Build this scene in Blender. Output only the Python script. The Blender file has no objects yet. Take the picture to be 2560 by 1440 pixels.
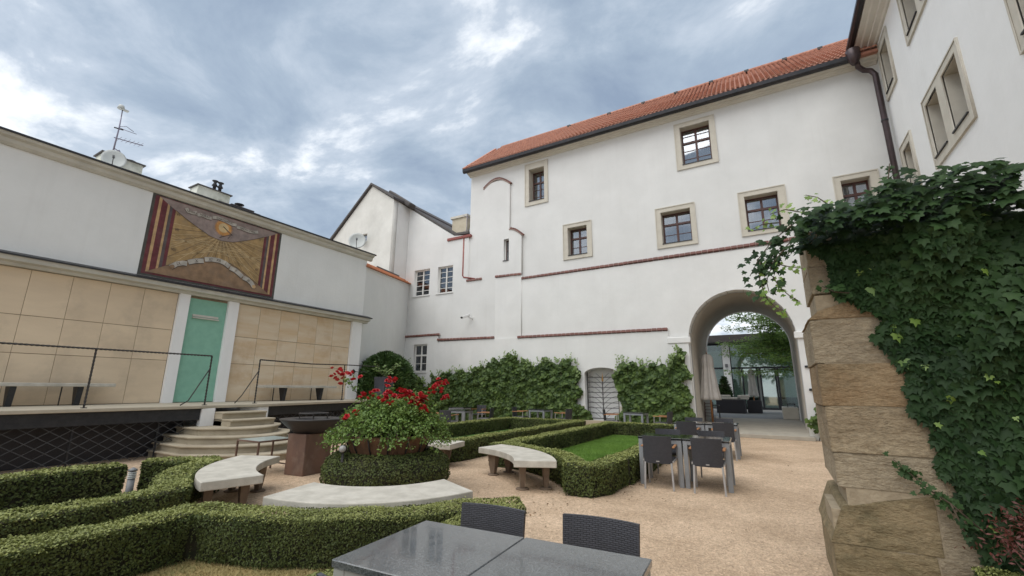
import bpy, bmesh, math, random
import numpy as np
from mathutils import Vector, Matrix, Euler

random.seed(7)
rng = np.random.default_rng(7)
SC = bpy.context.scene
COL = SC.collection
R = math.radians

# ------------------------------------------------------------------ camera
cd = bpy.data.cameras.new('camera')
cam = bpy.data.objects.new('camera', cd)
COL.objects.link(cam)
SC.camera = cam
cd.sensor_width = 36.0
cd.lens = 36.0 * 1095.75 / 2560.0
cd.clip_start = 0.05
cd.clip_end = 2000
pitch, roll, yaw = 0.22602, 0.00704, 0.52743
F = Vector((-math.sin(yaw) * math.cos(pitch), math.cos(yaw) * math.cos(pitch), math.sin(pitch)))
r0 = Vector((math.cos(yaw), math.sin(yaw), 0))
u0 = r0.cross(F)
rr = math.cos(roll) * r0 + math.sin(roll) * u0
uu = -math.sin(roll) * r0 + math.cos(roll) * u0
cam.matrix_world = Matrix(((rr.x, uu.x, -F.x, 0), (rr.y, uu.y, -F.y, 0), (rr.z, uu.z, -F.z, 1.52), (0, 0, 0, 1)))

# ------------------------------------------------------------------ sky and sun
EL, AZ = 60.0, 198.0            # sun behind the camera, high, veiled by cloud
w = bpy.data.worlds.new('World')
SC.world = w
w.use_nodes = True
wn, wl = w.node_tree.nodes, w.node_tree.links
wn.clear()
def N(nt, t, **k):
    n = nt.new(t)
    for a, b in k.items():
        setattr(n, a, b)
    return n
wo = N(wn, 'ShaderNodeOutputWorld'); bg = N(wn, 'ShaderNodeBackground')
sky = N(wn, 'ShaderNodeTexSky', sky_type='NISHITA')
sky.sun_disc = False
sky.sun_elevation = R(EL)
sky.sun_rotation = R(AZ)
bg.inputs['Strength'].default_value = 0.1
tc = N(wn, 'ShaderNodeTexCoord')
sep = N(wn, 'ShaderNodeSeparateXYZ'); wl.new(tc.outputs['Generated'], sep.inputs[0])
def M(op, a, b=None, nodes=wn, links=wl):
    m = nodes.new('ShaderNodeMath'); m.operation = op
    for i, v in enumerate((a, b)):
        if v is None: continue
        if isinstance(v, (int, float)): m.inputs[i].default_value = v
        else: links.new(v, m.inputs[i])
    return m.outputs[0]
zc = M('ADD', M('MAXIMUM', sep.outputs['Z'], 0.0), 0.22)
cx = M('DIVIDE', sep.outputs['X'], zc); cy = M('DIVIDE', sep.outputs['Y'], zc)
comb = N(wn, 'ShaderNodeCombineXYZ'); wl.new(cx, comb.inputs[0]); wl.new(cy, comb.inputs[1])
mp = N(wn, 'ShaderNodeMapping'); wl.new(comb.outputs[0], mp.inputs[0])
mp.inputs['Rotation'].default_value = (0, 0, R(-22)); mp.inputs['Scale'].default_value = (1.0, 1.3, 1.0)
mp.inputs['Location'].default_value = (3.1, 1.7, 0)
n1 = N(wn, 'ShaderNodeTexNoise'); wl.new(mp.outputs[0], n1.inputs['Vector'])
n1.inputs['Scale'].default_value = 1.9; n1.inputs['Detail'].default_value = 11; n1.inputs['Roughness'].default_value = 0.60; n1.inputs['Distortion'].default_value = 0.35
n2 = N(wn, 'ShaderNodeTexNoise'); wl.new(mp.outputs[0], n2.inputs['Vector'])
n2.inputs['Scale'].default_value = 0.42; n2.inputs['Detail'].default_value = 3
fac = M('ADD', M('MULTIPLY', n1.outputs['Fac'], 0.66), M('MULTIPLY', n2.outputs['Fac'], 0.36))
horiz = M('MULTIPLY', M('POWER', M('SUBTRACT', 1.0, M('MINIMUM', M('MAXIMUM', sep.outputs['Z'], 0.0), 1.0)), 3.0), 0.16)
fac2 = M('ADD', fac, horiz)
cr = N(wn, 'ShaderNodeValToRGB'); wl.new(fac2, cr.inputs[0])
e = cr.color_ramp.elements
e[0].position = 0.38; e[0].color = (1.45, 1.85, 2.45, 1)
e[1].position = 0.61; e[1].color = (5.2, 5.4, 5.6, 1)
k = cr.color_ramp.elements.new(0.48); k.color = (2.05, 2.5, 3.05, 1)
k = cr.color_ramp.elements.new(0.55); k.color = (2.9, 3.3, 3.8, 1)
mx = N(wn, 'ShaderNodeMixRGB'); mx.inputs[0].default_value = 0.93
wl.new(sky.outputs[0], mx.inputs[1]); wl.new(cr.outputs[0], mx.inputs[2])
wl.new(mx.outputs[0], bg.inputs['Color']); wl.new(bg.outputs[0], wo.inputs[0])

sd = bpy.data.lights.new('sun', 'SUN'); sd.energy = 1.3; sd.angle = R(66); sd.color = (1.0, 0.965, 0.91)
sun = bpy.data.objects.new('sun', sd); COL.objects.link(sun)
dz = Vector((math.sin(R(AZ)) * math.cos(R(EL)), math.cos(R(AZ)) * math.cos(R(EL)), math.sin(R(EL))))
sun.rotation_euler = dz.to_track_quat('Z', 'Y').to_euler()
SC.view_settings.view_transform = 'Standard'
SC.view_settings.look = 'None'
SC.view_settings.gamma = 1
SC.view_settings.exposure = 1.08
SC.view_settings.use_curve_mapping = False

# ------------------------------------------------------------------ materials
MATS = {}
def mat(name, c, c2=None, rough=0.8, scale=4.0, detail=6, bump=0.0, bscale=None, metal=0.0, island=0.0, objrand=0.0,
        streak=None, lo=0.35, hi=0.65, spec=0.5, translucent=0.0, stain=None, stain_scale=0.6, stain_amt=0.5, stretch=(1, 1, 1)):
    m = bpy.data.materials.new(name); m.use_nodes = True
    nt = m.node_tree; n, l = nt.nodes, nt.links
    b = n['Principled BSDF']
    b.inputs['Roughness'].default_value = rough; b.inputs['Metallic'].default_value = metal
    b.inputs['Specular IOR Level'].default_value = spec
    c = (*c, 1); c2 = (*(c2 or tuple(x * 0.8 for x in c[:3])), 1)
    tcn = n.new('ShaderNodeTexCoord'); mpn = n.new('ShaderNodeMapping'); l.new(tcn.outputs['Object'], mpn.inputs[0])
    mpn.inputs['Scale'].default_value = stretch
    if objrand:
        oi = n.new('ShaderNodeObjectInfo'); l.new(M('MULTIPLY', oi.outputs['Random'], 37.0, n, l), mpn.inputs['Location'])
    no = n.new('ShaderNodeTexNoise'); l.new(mpn.outputs[0], no.inputs['Vector'])
    no.inputs['Scale'].default_value = scale; no.inputs['Detail'].default_value = detail; no.inputs['Roughness'].default_value = 0.6
    mr = n.new('ShaderNodeMapRange'); l.new(no.outputs['Fac'], mr.inputs[0]); mr.inputs[1].default_value = lo; mr.inputs[2].default_value = hi
    f = mr.outputs[0]
    if island:
        g = n.new('ShaderNodeNewGeometry')
        f = M('ADD', M('MULTIPLY', f, 1 - island, n, l), M('MULTIPLY', g.outputs['Random Per Island'], island, n, l), n, l)
    if objrand:
        f = M('ADD', M('MULTIPLY', f, 1 - objrand, n, l), M('MULTIPLY', oi.outputs['Random'], objrand, n, l), n, l)
    mix = n.new('ShaderNodeMixRGB'); mix.inputs[1].default_value = c; mix.inputs[2].default_value = c2; l.new(f, mix.inputs[0])
    out = mix.outputs[0]
    if stain:
        ns = n.new('ShaderNodeTexNoise'); l.new(tcn.outputs['Object'], ns.inputs['Vector']); ns.inputs['Scale'].default_value = stain_scale; ns.inputs['Detail'].default_value = 7; ns.inputs['Roughness'].default_value = 0.65
        m2 = n.new('ShaderNodeMapRange'); l.new(ns.outputs['Fac'], m2.inputs[0]); m2.inputs[1].default_value = 0.5; m2.inputs[2].default_value = 0.72; m2.inputs[4].default_value = stain_amt
        mx2 = n.new('ShaderNodeMixRGB'); l.new(m2.outputs[0], mx2.inputs[0]); l.new(out, mx2.inputs[1]); mx2.inputs[2].default_value = (*stain, 1)
        out = mx2.outputs[0]
    if streak:
        ms_ = n.new('ShaderNodeMapping'); l.new(tcn.outputs['Object'], ms_.inputs[0]); ms_.inputs['Scale'].default_value = (2.6, 2.6, 0.16)
        q1 = n.new('ShaderNodeTexNoise'); l.new(ms_.outputs[0], q1.inputs['Vector']); q1.inputs['Scale'].default_value = 1.6; q1.inputs['Detail'].default_value = 7; q1.inputs['Roughness'].default_value = 0.68
        q2 = n.new('ShaderNodeMapRange'); l.new(q1.outputs['Fac'], q2.inputs[0]); q2.inputs[1].default_value = 0.52; q2.inputs[2].default_value = 0.75; q2.inputs[4].default_value = streak
        q3 = n.new('ShaderNodeMixRGB'); q3.blend_type = 'MULTIPLY'; l.new(q2.outputs[0], q3.inputs[0]); l.new(out, q3.inputs[1]); q3.inputs[2].default_value = (0.72, 0.71, 0.68, 1); out = q3.outputs[0]
    l.new(out, b.inputs['Base Color'])
    if bump:
        nb = n.new('ShaderNodeTexNoise'); l.new(mpn.outputs[0], nb.inputs['Vector']); nb.inputs['Scale'].default_value = bscale or scale * 4; nb.inputs['Detail'].default_value = 8
        bp = n.new('ShaderNodeBump'); bp.inputs['Distance'].default_value = bump; bp.inputs['Strength'].default_value = 1.0
        l.new(nb.outputs['Fac'], bp.inputs['Height']); l.new(bp.outputs[0], b.inputs['Normal'])
    if translucent:
        tr = n.new('ShaderNodeBsdfTranslucent'); l.new(out, tr.inputs['Color']); ms = n.new('ShaderNodeMixShader'); ms.inputs[0].default_value = translucent
        l.new(b.outputs[0], ms.inputs[1]); l.new(tr.outputs[0], ms.inputs[2]); l.new(ms.outputs[0], n['Material Output'].inputs[0])
    MATS[name] = m
    return m

def MATP(*a, **k): return mat(*a, streak=0.13, **k)
PL = MATP('plaster_white', (0.69, 0.69, 0.675), (0.63, 0.63, 0.615), 0.9, 0.7, 8, 0.006, 2.2, stain=(0.63, 0.62, 0.59), stain_amt=0.22)
PLL = MATP('plaster_lower', (0.73, 0.73, 0.715), (0.675, 0.675, 0.66), 0.9, 0.9, 8, 0.008, 2.6, stain=(0.60, 0.59, 0.57), stain_amt=0.3)
PLA = MATP('plaster_grey_white', (0.73, 0.74, 0.725), (0.69, 0.70, 0.685), 0.9, 1.1, 8, 0.004, 14, stain=(0.55, 0.55, 0.53), stain_amt=0.2)
PLG = MATP('plaster_mottled', (0.68, 0.67, 0.63), (0.58, 0.57, 0.53), 0.95, 0.9, 9, 0.006, 6, stain=(0.46, 0.45, 0.42), stain_amt=0.55, stain_scale=0.8)
PLC = MATP('plaster_court', (0.81, 0.81, 0.80), (0.77, 0.77, 0.76), 0.9, 0.8, 7, 0.006, 9, stain=(0.66, 0.66, 0.64), stain_amt=0.2)
CHM = mat('plaster_weathered', (0.62, 0.62, 0.55), (0.45, 0.46, 0.38), 0.95, 2.0, 9, 0.006, 12, stain=(0.16, 0.17, 0.13), stain_amt=0.7, stain_scale=1.6)
TRIM = mat('stone_trim', (0.56, 0.525, 0.45), (0.50, 0.465, 0.395), 0.85, 3, 6, 0.003, 30)
COR = mat('cornice_plaster', (0.62, 0.59, 0.52), (0.56, 0.53, 0.47), 0.85, 2, 6, 0.003, 20)
CORA = mat('cornice_grey', (0.56, 0.55, 0.49), (0.49, 0.48, 0.43), 0.85, 2.5, 6, 0.003, 20, stain=(0.36, 0.36, 0.32), stain_amt=0.4, stain_scale=2)
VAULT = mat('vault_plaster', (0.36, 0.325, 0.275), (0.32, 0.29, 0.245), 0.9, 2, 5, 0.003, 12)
SLAB = mat('sandstone_slab', (0.71, 0.575, 0.41), (0.60, 0.48, 0.34), 0.8, 0.8, 5, 0.001, 40, objrand=0.25, stretch=(1, .6, 2.6), stain=(0.33, 0.27, 0.20), stain_amt=0.45, stain_scale=0.9)
SLABW = mat('sandstone_pale', (0.68, 0.59, 0.46), (0.60, 0.44, 0.27), 0.8, 0.9, 6, 0.001, 40, objrand=0.2, stretch=(1, .6, 3.4), stain=(0.42, 0.26, 0.13), stain_amt=0.6, stain_scale=1.0)
GREEN = mat('door_green', (0.235, 0.47, 0.36), (0.205, 0.42, 0.32), 0.6, 6, 5, 0.0005, 60)
DARKMET = mat('dark_metal', (0.022, 0.024, 0.028), (0.035, 0.036, 0.04), 0.45, 12, 4, metal=0.3)
GUTTER = mat('gutter_metal', (0.028, 0.030, 0.034), (0.045, 0.042, 0.045), 0.4, 6, 4, metal=0.5)
PIPE = mat('downpipe_brown', (0.075, 0.052, 0.055), (0.055, 0.04, 0.042), 0.4, 5, 4, metal=0.4)
COPPER = mat('red_brown_pipe', (0.26, 0.07, 0.055), (0.20, 0.05, 0.04), 0.5, 6)
BRICK = mat('brick_glazed', (0.19, 0.072, 0.055), (0.12, 0.05, 0.042), 0.6, 12, 4, objrand=0.6)
MORTAR = mat('mortar', (0.42, 0.33, 0.29), None, 0.9, 20)
TILE = mat('roof_tile', (0.54, 0.27, 0.185), (0.37, 0.16, 0.11), 0.75, 5, 5, 0.002, 60, objrand=0.35, island=0.25, stain=(0.22, 0.11, 0.08), stain_amt=0.5, stain_scale=3)
TILE2 = mat('coping_tile', (0.62, 0.24, 0.10), (0.50, 0.17, 0.075), 0.75, 5, 5, 0.002, 60, objrand=0.4)
ROOFDK = mat('roof_dark', (0.055, 0.05, 0.05), (0.085, 0.075, 0.07), 0.7, 3)
WOOD = mat('window_wood', (0.085, 0.030, 0.022), (0.06, 0.022, 0.018), 0.45, 10)
WWHITE = mat('window_white', (0.72, 0.71, 0.68), (0.62, 0.61, 0.58), 0.6, 9)
ROOM = mat('room_dark', (0.035, 0.033, 0.032), None, 0.9, 2)
CURT = mat('curtain_cloth', (0.46, 0.45, 0.42), (0.26, 0.25, 0.23), 0.9, 9, 2, stretch=(3.2, 1, .15), lo=.3, hi=.7)
CONC = mat('bench_stone', (0.54, 0.51, 0.445), (0.41, 0.385, 0.33), 0.75, 6, 10, 0.003, 60, stain=(0.34, 0.32, 0.27), stain_amt=0.6, stain_scale=2.0)
LEGST = mat('bench_leg_stone', (0.20, 0.145, 0.10), (0.14, 0.10, 0.072), 0.8, 6, 6, 0.002, 50)
STEP = mat('step_stone', (0.42, 0.365, 0.27), (0.34, 0.29, 0.21), 0.85, 2.5, 8, 0.003, 40, stain=(0.24, 0.20, 0.145), stain_amt=0.5, stain_scale=1.3)
DECK = mat('terrace_stone', (0.46, 0.41, 0.32), (0.38, 0.34, 0.265), 0.85, 2, 8, 0.002, 40)
CORTEN = mat('weathered_steel', (0.17, 0.095, 0.065), (0.11, 0.065, 0.048), 0.7, 3, 9, 0.001, 60, stain=(0.26, 0.20, 0.16), stain_amt=0.5, stain_scale=3, stretch=(1, 1, .5))
IRON = mat('black_iron', (0.022, 0.02, 0.019), (0.035, 0.03, 0.028), 0.55, 8)
ALU = mat('grey_aluminium', (0.30, 0.315, 0.33), (0.26, 0.275, 0.29), 0.45, 10, metal=0.35)
LEGM = mat('leg_metal', (0.42, 0.41, 0.40), (0.36, 0.35, 0.34), 0.4, 10, metal=0.5)
TEAK = mat('teak', (0.42, 0.20, 0.075), (0.30, 0.13, 0.05), 0.55, 8, 5, stretch=(1, .15, 1))
TERRA = mat('terracotta', (0.20, 0.10, 0.05), (0.13, 0.07, 0.038), 0.85, 5, 7, 0.002, 40)
DISH = mat('dish_grey', (0.52, 0.54, 0.52), (0.46, 0.48, 0.46), 0.5, 3)
ANT = mat('antenna_metal', (0.26, 0.24, 0.30), (0.20, 0.19, 0.24), 0.4, 8, metal=0.6)
CANV = mat('parasol_canvas', (0.55, 0.52, 0.485), (0.46, 0.435, 0.41), 0.9, 4)
CUSH = mat('cushion_cloth', (0.66, 0.61, 0.53), (0.58, 0.53, 0.46), 0.9, 5)
WICKB = mat('black_wicker', (0.02, 0.018, 0.022), (0.03, 0.028, 0.032), 0.6, 60)
PAVE = mat('passage_paving', (0.40, 0.365, 0.30), (0.33, 0.30, 0.25), 0.85, 3, 8, 0.002, 30)
YARD = mat('yard_paving', (0.26, 0.26, 0.255), (0.22, 0.22, 0.215), 0.85, 3, 8, 0.002, 30)
GRAVEL = None
SOIL = mat('soil', (0.10, 0.075, 0.05), (0.07, 0.05, 0.035), 0.95, 6, 8, 0.02, 12)
CORE = mat('hedge_core', (0.020, 0.024, 0.010), (0.035, 0.030, 0.016), 0.95, 18, 6, 0.01, 40)
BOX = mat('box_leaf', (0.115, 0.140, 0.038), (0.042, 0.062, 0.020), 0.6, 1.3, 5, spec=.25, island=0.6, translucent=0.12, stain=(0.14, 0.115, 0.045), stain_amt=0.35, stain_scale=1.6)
BOXT = mat('box_leaf_new_lit', (0.34, 0.36, 0.11), (0.17, 0.20, 0.06), 0.6, 1.6, 5, island=0.6, translucent=0.18)  # new growth on the hedge tops, its colour lightened further for light from above
VINE = mat('vine_leaf', (0.115, 0.175, 0.040), (0.028, 0.058, 0.018), 0.55, 1.2, 4, spec=.28, island=0.72, translucent=0.15)
VINET = mat('vine_leaf_young', (0.20, 0.28, 0.075), (0.12, 0.19, 0.055), 0.45, 2, 4, island=0.6, translucent=0.2)
IVY = mat('ivy_leaf', (0.045, 0.088, 0.028), (0.007, 0.019, 0.008), 0.5, 1.6, 4, spec=.12, island=0.35, objrand=0.4, translucent=0.06)
IVYY = mat('ivy_leaf_young', (0.22, 0.33, 0.055), (0.11, 0.20, 0.04), 0.4, 3, 4, island=0.6, translucent=0.2)
ROSEL = mat('rose_leaf', (0.20, 0.30, 0.055), (0.065, 0.13, 0.028), 0.6, 2.4, 4, island=0.6, translucent=0.2)
ROSE = mat('rose_petal', (0.52, 0.016, 0.022), (0.34, 0.010, 0.016), 0.5, 14, 4, objrand=0.5, translucent=0.1)
YEW = mat('yew_needle', (0.075, 0.140, 0.030), (0.025, 0.055, 0.014), 0.55, 2, 4, island=0.6)
TREEL = mat('tree_leaf', (0.30, 0.44, 0.11), (0.12, 0.21, 0.055), 0.5, 1, 4, island=0.6, translucent=0.5)
REDL = mat('red_leaf', (0.13, 0.030, 0.022), (0.055, 0.02, 0.014), 0.6, 4, 4, island=0.6)
BARK = mat('bark', (0.10, 0.075, 0.05), (0.06, 0.045, 0.03), 0.9, 9, 6, 0.004, 40)
GRASS = mat('grass_blade', (0.19, 0.33, 0.050), (0.11, 0.22, 0.034), 0.6, 1.2, 5, island=0.5, translucent=0.2)
LAWN = mat('lawn_soil', (0.075, 0.17, 0.022), (0.055, 0.12, 0.018), 0.9, 8, 7, 0.01, 40)
STRAW = mat('dry_grass', (0.40, 0.30, 0.14), (0.20, 0.20, 0.075), 0.85, 3, 5, island=0.5)
DRYG = mat('dry_lawn_soil', (0.40, 0.29, 0.13), (0.22, 0.19, 0.07), 0.95, 2.5, 8, 0.01, 30)
PLANT = mat('planter_grey', (0.065, 0.07, 0.09), (0.05, 0.055, 0.07), 0.5, 4)
CAMW = mat('camera_white', (0.75, 0.75, 0.74), None, 0.4, 4)
LAMP = mat('bollard_grey', (0.19, 0.195, 0.20), (0.16, 0.165, 0.17), 0.5, 8)

def gravel_mat():
    m = bpy.data.materials.new('gravel_beige'); m.use_nodes = True
    n, l = m.node_tree.nodes, m.node_tree.links; b = n['Principled BSDF']; b.inputs['Roughness'].default_value = 0.95
    t = n.new('ShaderNodeTexCoord')
    def noise(s, d=6, r=0.6):
        q = n.new('ShaderNodeTexNoise'); l.new(t.outputs['Object'], q.inputs['Vector']); q.inputs['Scale'].default_value = s; q.inputs['Detail'].default_value = d; q.inputs['Roughness'].default_value = r; return q.outputs['Fac']
    v = n.new('ShaderNodeTexVoronoi'); l.new(t.outputs['Object'], v.inputs['Vector']); v.inputs['Scale'].default_value = 55
    r1 = n.new('ShaderNodeValToRGB'); l.new(noise(0.7, 11, 0.68), r1.inputs[0])
    r1.color_ramp.elements[0].position = 0.33; r1.color_ramp.elements[0].color = (0.43, 0.315, 0.21, 1)
    r1.color_ramp.elements[1].position = 0.68; r1.color_ramp.elements[1].color = (0.66, 0.505, 0.36, 1)
    r2 = n.new('ShaderNodeValToRGB'); l.new(v.outputs['Color'], r2.inputs[0])
    r2.color_ramp.elements[0].color = (0.62, 0.60, 0.58, 1); r2.color_ramp.elements[1].color = (1.35, 1.32, 1.3, 1)
    m1 = n.new('ShaderNodeMixRGB'); m1.blend_type = 'MULTIPLY'; m1.inputs[0].default_value = 0.75; l.new(r1.outputs[0], m1.inputs[1]); l.new(r2.outputs[0], m1.inputs[2])
    r3 = n.new('ShaderNodeValToRGB'); l.new(noise(14, 6, 0.7), r3.inputs[0])
    r3.color_ramp.elements[0].position = 0.3; r3.color_ramp.elements[0].color = (0.72, 0.70, 0.68, 1); r3.color_ramp.elements[1].position = 0.7; r3.color_ramp.elements[1].color = (1.2, 1.2, 1.2, 1)
    m2 = n.new('ShaderNodeMixRGB'); m2.blend_type = 'MULTIPLY'; m2.inputs[0].default_value = 0.7; l.new(m1.outputs[0], m2.inputs[1]); l.new(r3.outputs[0], m2.inputs[2])
    l.new(m2.outputs[0], b.inputs['Base Color'])
    bp = n.new('ShaderNodeBump'); bp.inputs['Distance'].default_value = 0.012; l.new(v.outputs['Distance'], bp.inputs['Height'])
    bp2 = n.new('ShaderNodeBump'); bp2.inputs['Distance'].default_value = 0.02; l.new(noise(7, 8, 0.6), bp2.inputs['Height']); l.new(bp.outputs[0], bp2.inputs['Normal']); l.new(bp2.outputs[0], b.inputs['Normal'])
    return m
GRAVEL = gravel_mat()

def granite_mat(name, base, fleck, rough, sc=140, coat=0.0):
    m = bpy.data.materials.new(name); m.use_nodes = True
    n, l = m.node_tree.nodes, m.node_tree.links; b = n['Principled BSDF']; b.inputs['Roughness'].default_value = rough
    b.inputs['Coat Weight'].default_value = coat; b.inputs['Coat Roughness'].default_value = 0.05
    t = n.new('ShaderNodeTexCoord'); v = n.new('ShaderNodeTexNoise'); l.new(t.outputs['Object'], v.inputs['Vector']); v.inputs['Scale'].default_value = sc; v.inputs['Detail'].default_value = 3; v.inputs['Roughness'].default_value = .8
    r = n.new('ShaderNodeValToRGB'); l.new(v.outputs['Fac'], r.inputs[0]); r.color_ramp.elements[0].position = 0.42; r.color_ramp.elements[0].color = (*base, 1); r.color_ramp.elements[1].position = 0.66; r.color_ramp.elements[1].color = (*fleck, 1)
    l.new(r.outputs[0], b.inputs['Base Color'])
    w_ = n.new('ShaderNodeTexNoise'); l.new(t.outputs['Object'], w_.inputs['Vector']); w_.inputs['Scale'].default_value = 5; w_.inputs['Detail'].default_value = 6; w_.inputs['Distortion'].default_value = 1.2
    q_ = n.new('ShaderNodeMapRange'); l.new(w_.outputs['Fac'], q_.inputs[0]); q_.inputs[1].default_value = .35; q_.inputs[2].default_value = .7; q_.inputs[3].default_value = rough * .6; q_.inputs[4].default_value = rough * 1.6; l.new(q_.outputs[0], b.inputs['Roughness'])
    return m
GRANITE = granite_mat('granite_top', (0.032, 0.037, 0.042), (0.145, 0.16, 0.168), 0.16, 150, 0.55)
GLTOP = granite_mat('black_stone_top', (0.012, 0.014, 0.016), (0.03, 0.033, 0.036), 0.10, 90, 0.6)

def wicker_mat():
    m = bpy.data.materials.new('charcoal_weave'); m.use_nodes = True
    n, l = m.node_tree.nodes, m.node_tree.links; b = n['Principled BSDF']; b.inputs['Roughness'].default_value = 0.5
    t = n.new('ShaderNodeTexCoord'); mp = n.new('ShaderNodeMapping'); l.new(t.outputs['UV'], mp.inputs[0]); mp.inputs['Scale'].default_value = (1, 1, 1)
    bt = n.new('ShaderNodeTexBrick'); l.new(mp.outputs[0], bt.inputs['Vector']); bt.inputs['Scale'].default_value = 1.0
    bt.inputs['Brick Width'].default_value = 0.034; bt.inputs['Row Height'].default_value = 0.0105; bt.inputs['Mortar Size'].default_value = 0.0022; bt.inputs['Mortar Smooth'].default_value = 1.0
    bt.inputs['Color1'].default_value = (0.062, 0.063, 0.074, 1); bt.inputs['Color2'].default_value = (0.048, 0.049, 0.058, 1); bt.inputs['Mortar'].default_value = (0.008, 0.008, 0.010, 1)
    l.new(bt.outputs['Color'], b.inputs['Base Color'])
    bp = n.new('ShaderNodeBump'); bp.inputs['Distance'].default_value = 0.004; bp.invert = True; l.new(bt.outputs['Fac'], bp.inputs['Height']); l.new(bp.outputs[0], b.inputs['Normal'])
    return m
WEAVE = wicker_mat()

def glass_mat(name, tint, refl=0.35, rough=0.02):
    m = bpy.data.materials.new(name); m.use_nodes = True
    n, l = m.node_tree.nodes, m.node_tree.links; n.remove(n['Principled BSDF'])
    tr = n.new('ShaderNodeBsdfTransparent'); tr.inputs[0].default_value = (*tint, 1)
    gl = n.new('ShaderNodeBsdfGlossy'); gl.inputs['Roughness'].default_value = rough; gl.inputs['Color'].default_value = (0.95, 0.97, 1, 1)
    lw = n.new('ShaderNodeLayerWeight'); lw.inputs[0].default_value = 0.35
    f = M('ADD', M('MULTIPLY', lw.outputs['Fresnel'], 0.6, n, l), refl, n, l)
    ms = n.new('ShaderNodeMixShader'); l.new(f, ms.inputs[0]); l.new(tr.outputs[0], ms.inputs[1]); l.new(gl.outputs[0], ms.inputs[2]); l.new(ms.outputs[0], n['Material Output'].inputs[0])
    return m
GLASS = glass_mat('window_glass', (0.62, 0.66, 0.70), 0.22)
GLASSG = glass_mat('yard_glass', (0.68, 0.84, 0.76), 0.22)
GLASSD = glass_mat('dark_window_glass', (0.5, 0.52, 0.54), 0.05)
GLASST = mat('pale_sheen_glass', (0.50, 0.58, 0.56), (0.46, 0.54, 0.52), 0.12, 3)  # opaque pale colour stands in for the sky's reflection on the glass

def rock_mat(name, c1, c2, c3):
    m = bpy.data.materials.new(name); m.use_nodes = True
    n, l = m.node_tree.nodes, m.node_tree.links; b = n['Principled BSDF']; b.inputs['Roughness'].default_value = 0.95
    t = n.new('ShaderNodeTexCoord'); oi = n.new('ShaderNodeObjectInfo'); mp = n.new('ShaderNodeMapping'); l.new(t.outputs['Object'], mp.inputs[0])
    l.new(M('MULTIPLY', oi.outputs['Random'], 50.0, n, l), mp.inputs['Location'])
    def noise(s, d=8, r=0.62, sy=(1, 1, 1)):
        m_ = n.new('ShaderNodeMapping'); l.new(mp.outputs[0], m_.inputs[0]); m_.inputs['Scale'].default_value = sy
        q = n.new('ShaderNodeTexNoise'); l.new(m_.outputs[0], q.inputs['Vector']); q.inputs['Scale'].default_value = s; q.inputs['Detail'].default_value = d; q.inputs['Roughness'].default_value = r; return q.outputs['Fac']
    r = n.new('ShaderNodeValToRGB'); l.new(noise(2.6, 9, .66, (1, 1, 1.25)), r.inputs[0])
    r.color_ramp.elements[0].position = 0.34; r.color_ramp.elements[0].color = (*c1, 1); r.color_ramp.elements[1].position = 0.66; r.color_ramp.elements[1].color = (*c2, 1)
    r4 = n.new('ShaderNodeValToRGB'); l.new(noise(30, 7, .75, (1, 1, 1.2)), r4.inputs[0]); r4.color_ramp.elements[0].position = .3; r4.color_ramp.elements[0].color = (.6, .6, .6, 1); r4.color_ramp.elements[1].position = .7; r4.color_ramp.elements[1].color = (1.25, 1.25, 1.25, 1)
    mm = n.new('ShaderNodeMixRGB'); mm.blend_type = 'MULTIPLY'; mm.inputs[0].default_value = .8; l.new(r.outputs[0], mm.inputs[1]); l.new(r4.outputs[0], mm.inputs[2])
    m3 = n.new('ShaderNodeMapRange'); l.new(noise(1.3, 9, .7), m3.inputs[0]); m3.inputs[1].default_value = .52; m3.inputs[2].default_value = .68; m3.inputs[4].default_value = .75
    mx = n.new('ShaderNodeMixRGB'); l.new(m3.outputs[0], mx.inputs[0]); l.new(mm.outputs[0], mx.inputs[1]); mx.inputs[2].default_value = (*c3, 1)
    l.new(mx.outputs[0], b.inputs['Base Color'])
    bp = n.new('ShaderNodeBump'); bp.inputs['Distance'].default_value = 0.06; l.new(noise(8, 12, .66, (1, 1, 2.0)), bp.inputs['Height'])
    l.new(bp.outputs[0], b.inputs['Normal'])
    return m
ROCK = rock_mat('rough_sandstone', (0.26, 0.20, 0.125), (0.42, 0.34, 0.225), (0.15, 0.12, 0.075))
ROCK2 = rock_mat('orange_sandstone', (0.27, 0.18, 0.095), (0.38, 0.285, 0.17), (0.19, 0.15, 0.09))
ROCK3 = rock_mat('pale_sandstone', (0.31, 0.255, 0.175), (0.42, 0.35, 0.245), (0.24, 0.19, 0.125))
ROCK4 = rock_mat('mossy_sandstone', (0.20, 0.16, 0.085), (0.36, 0.28, 0.165), (0.075, 0.075, 0.04))

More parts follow.
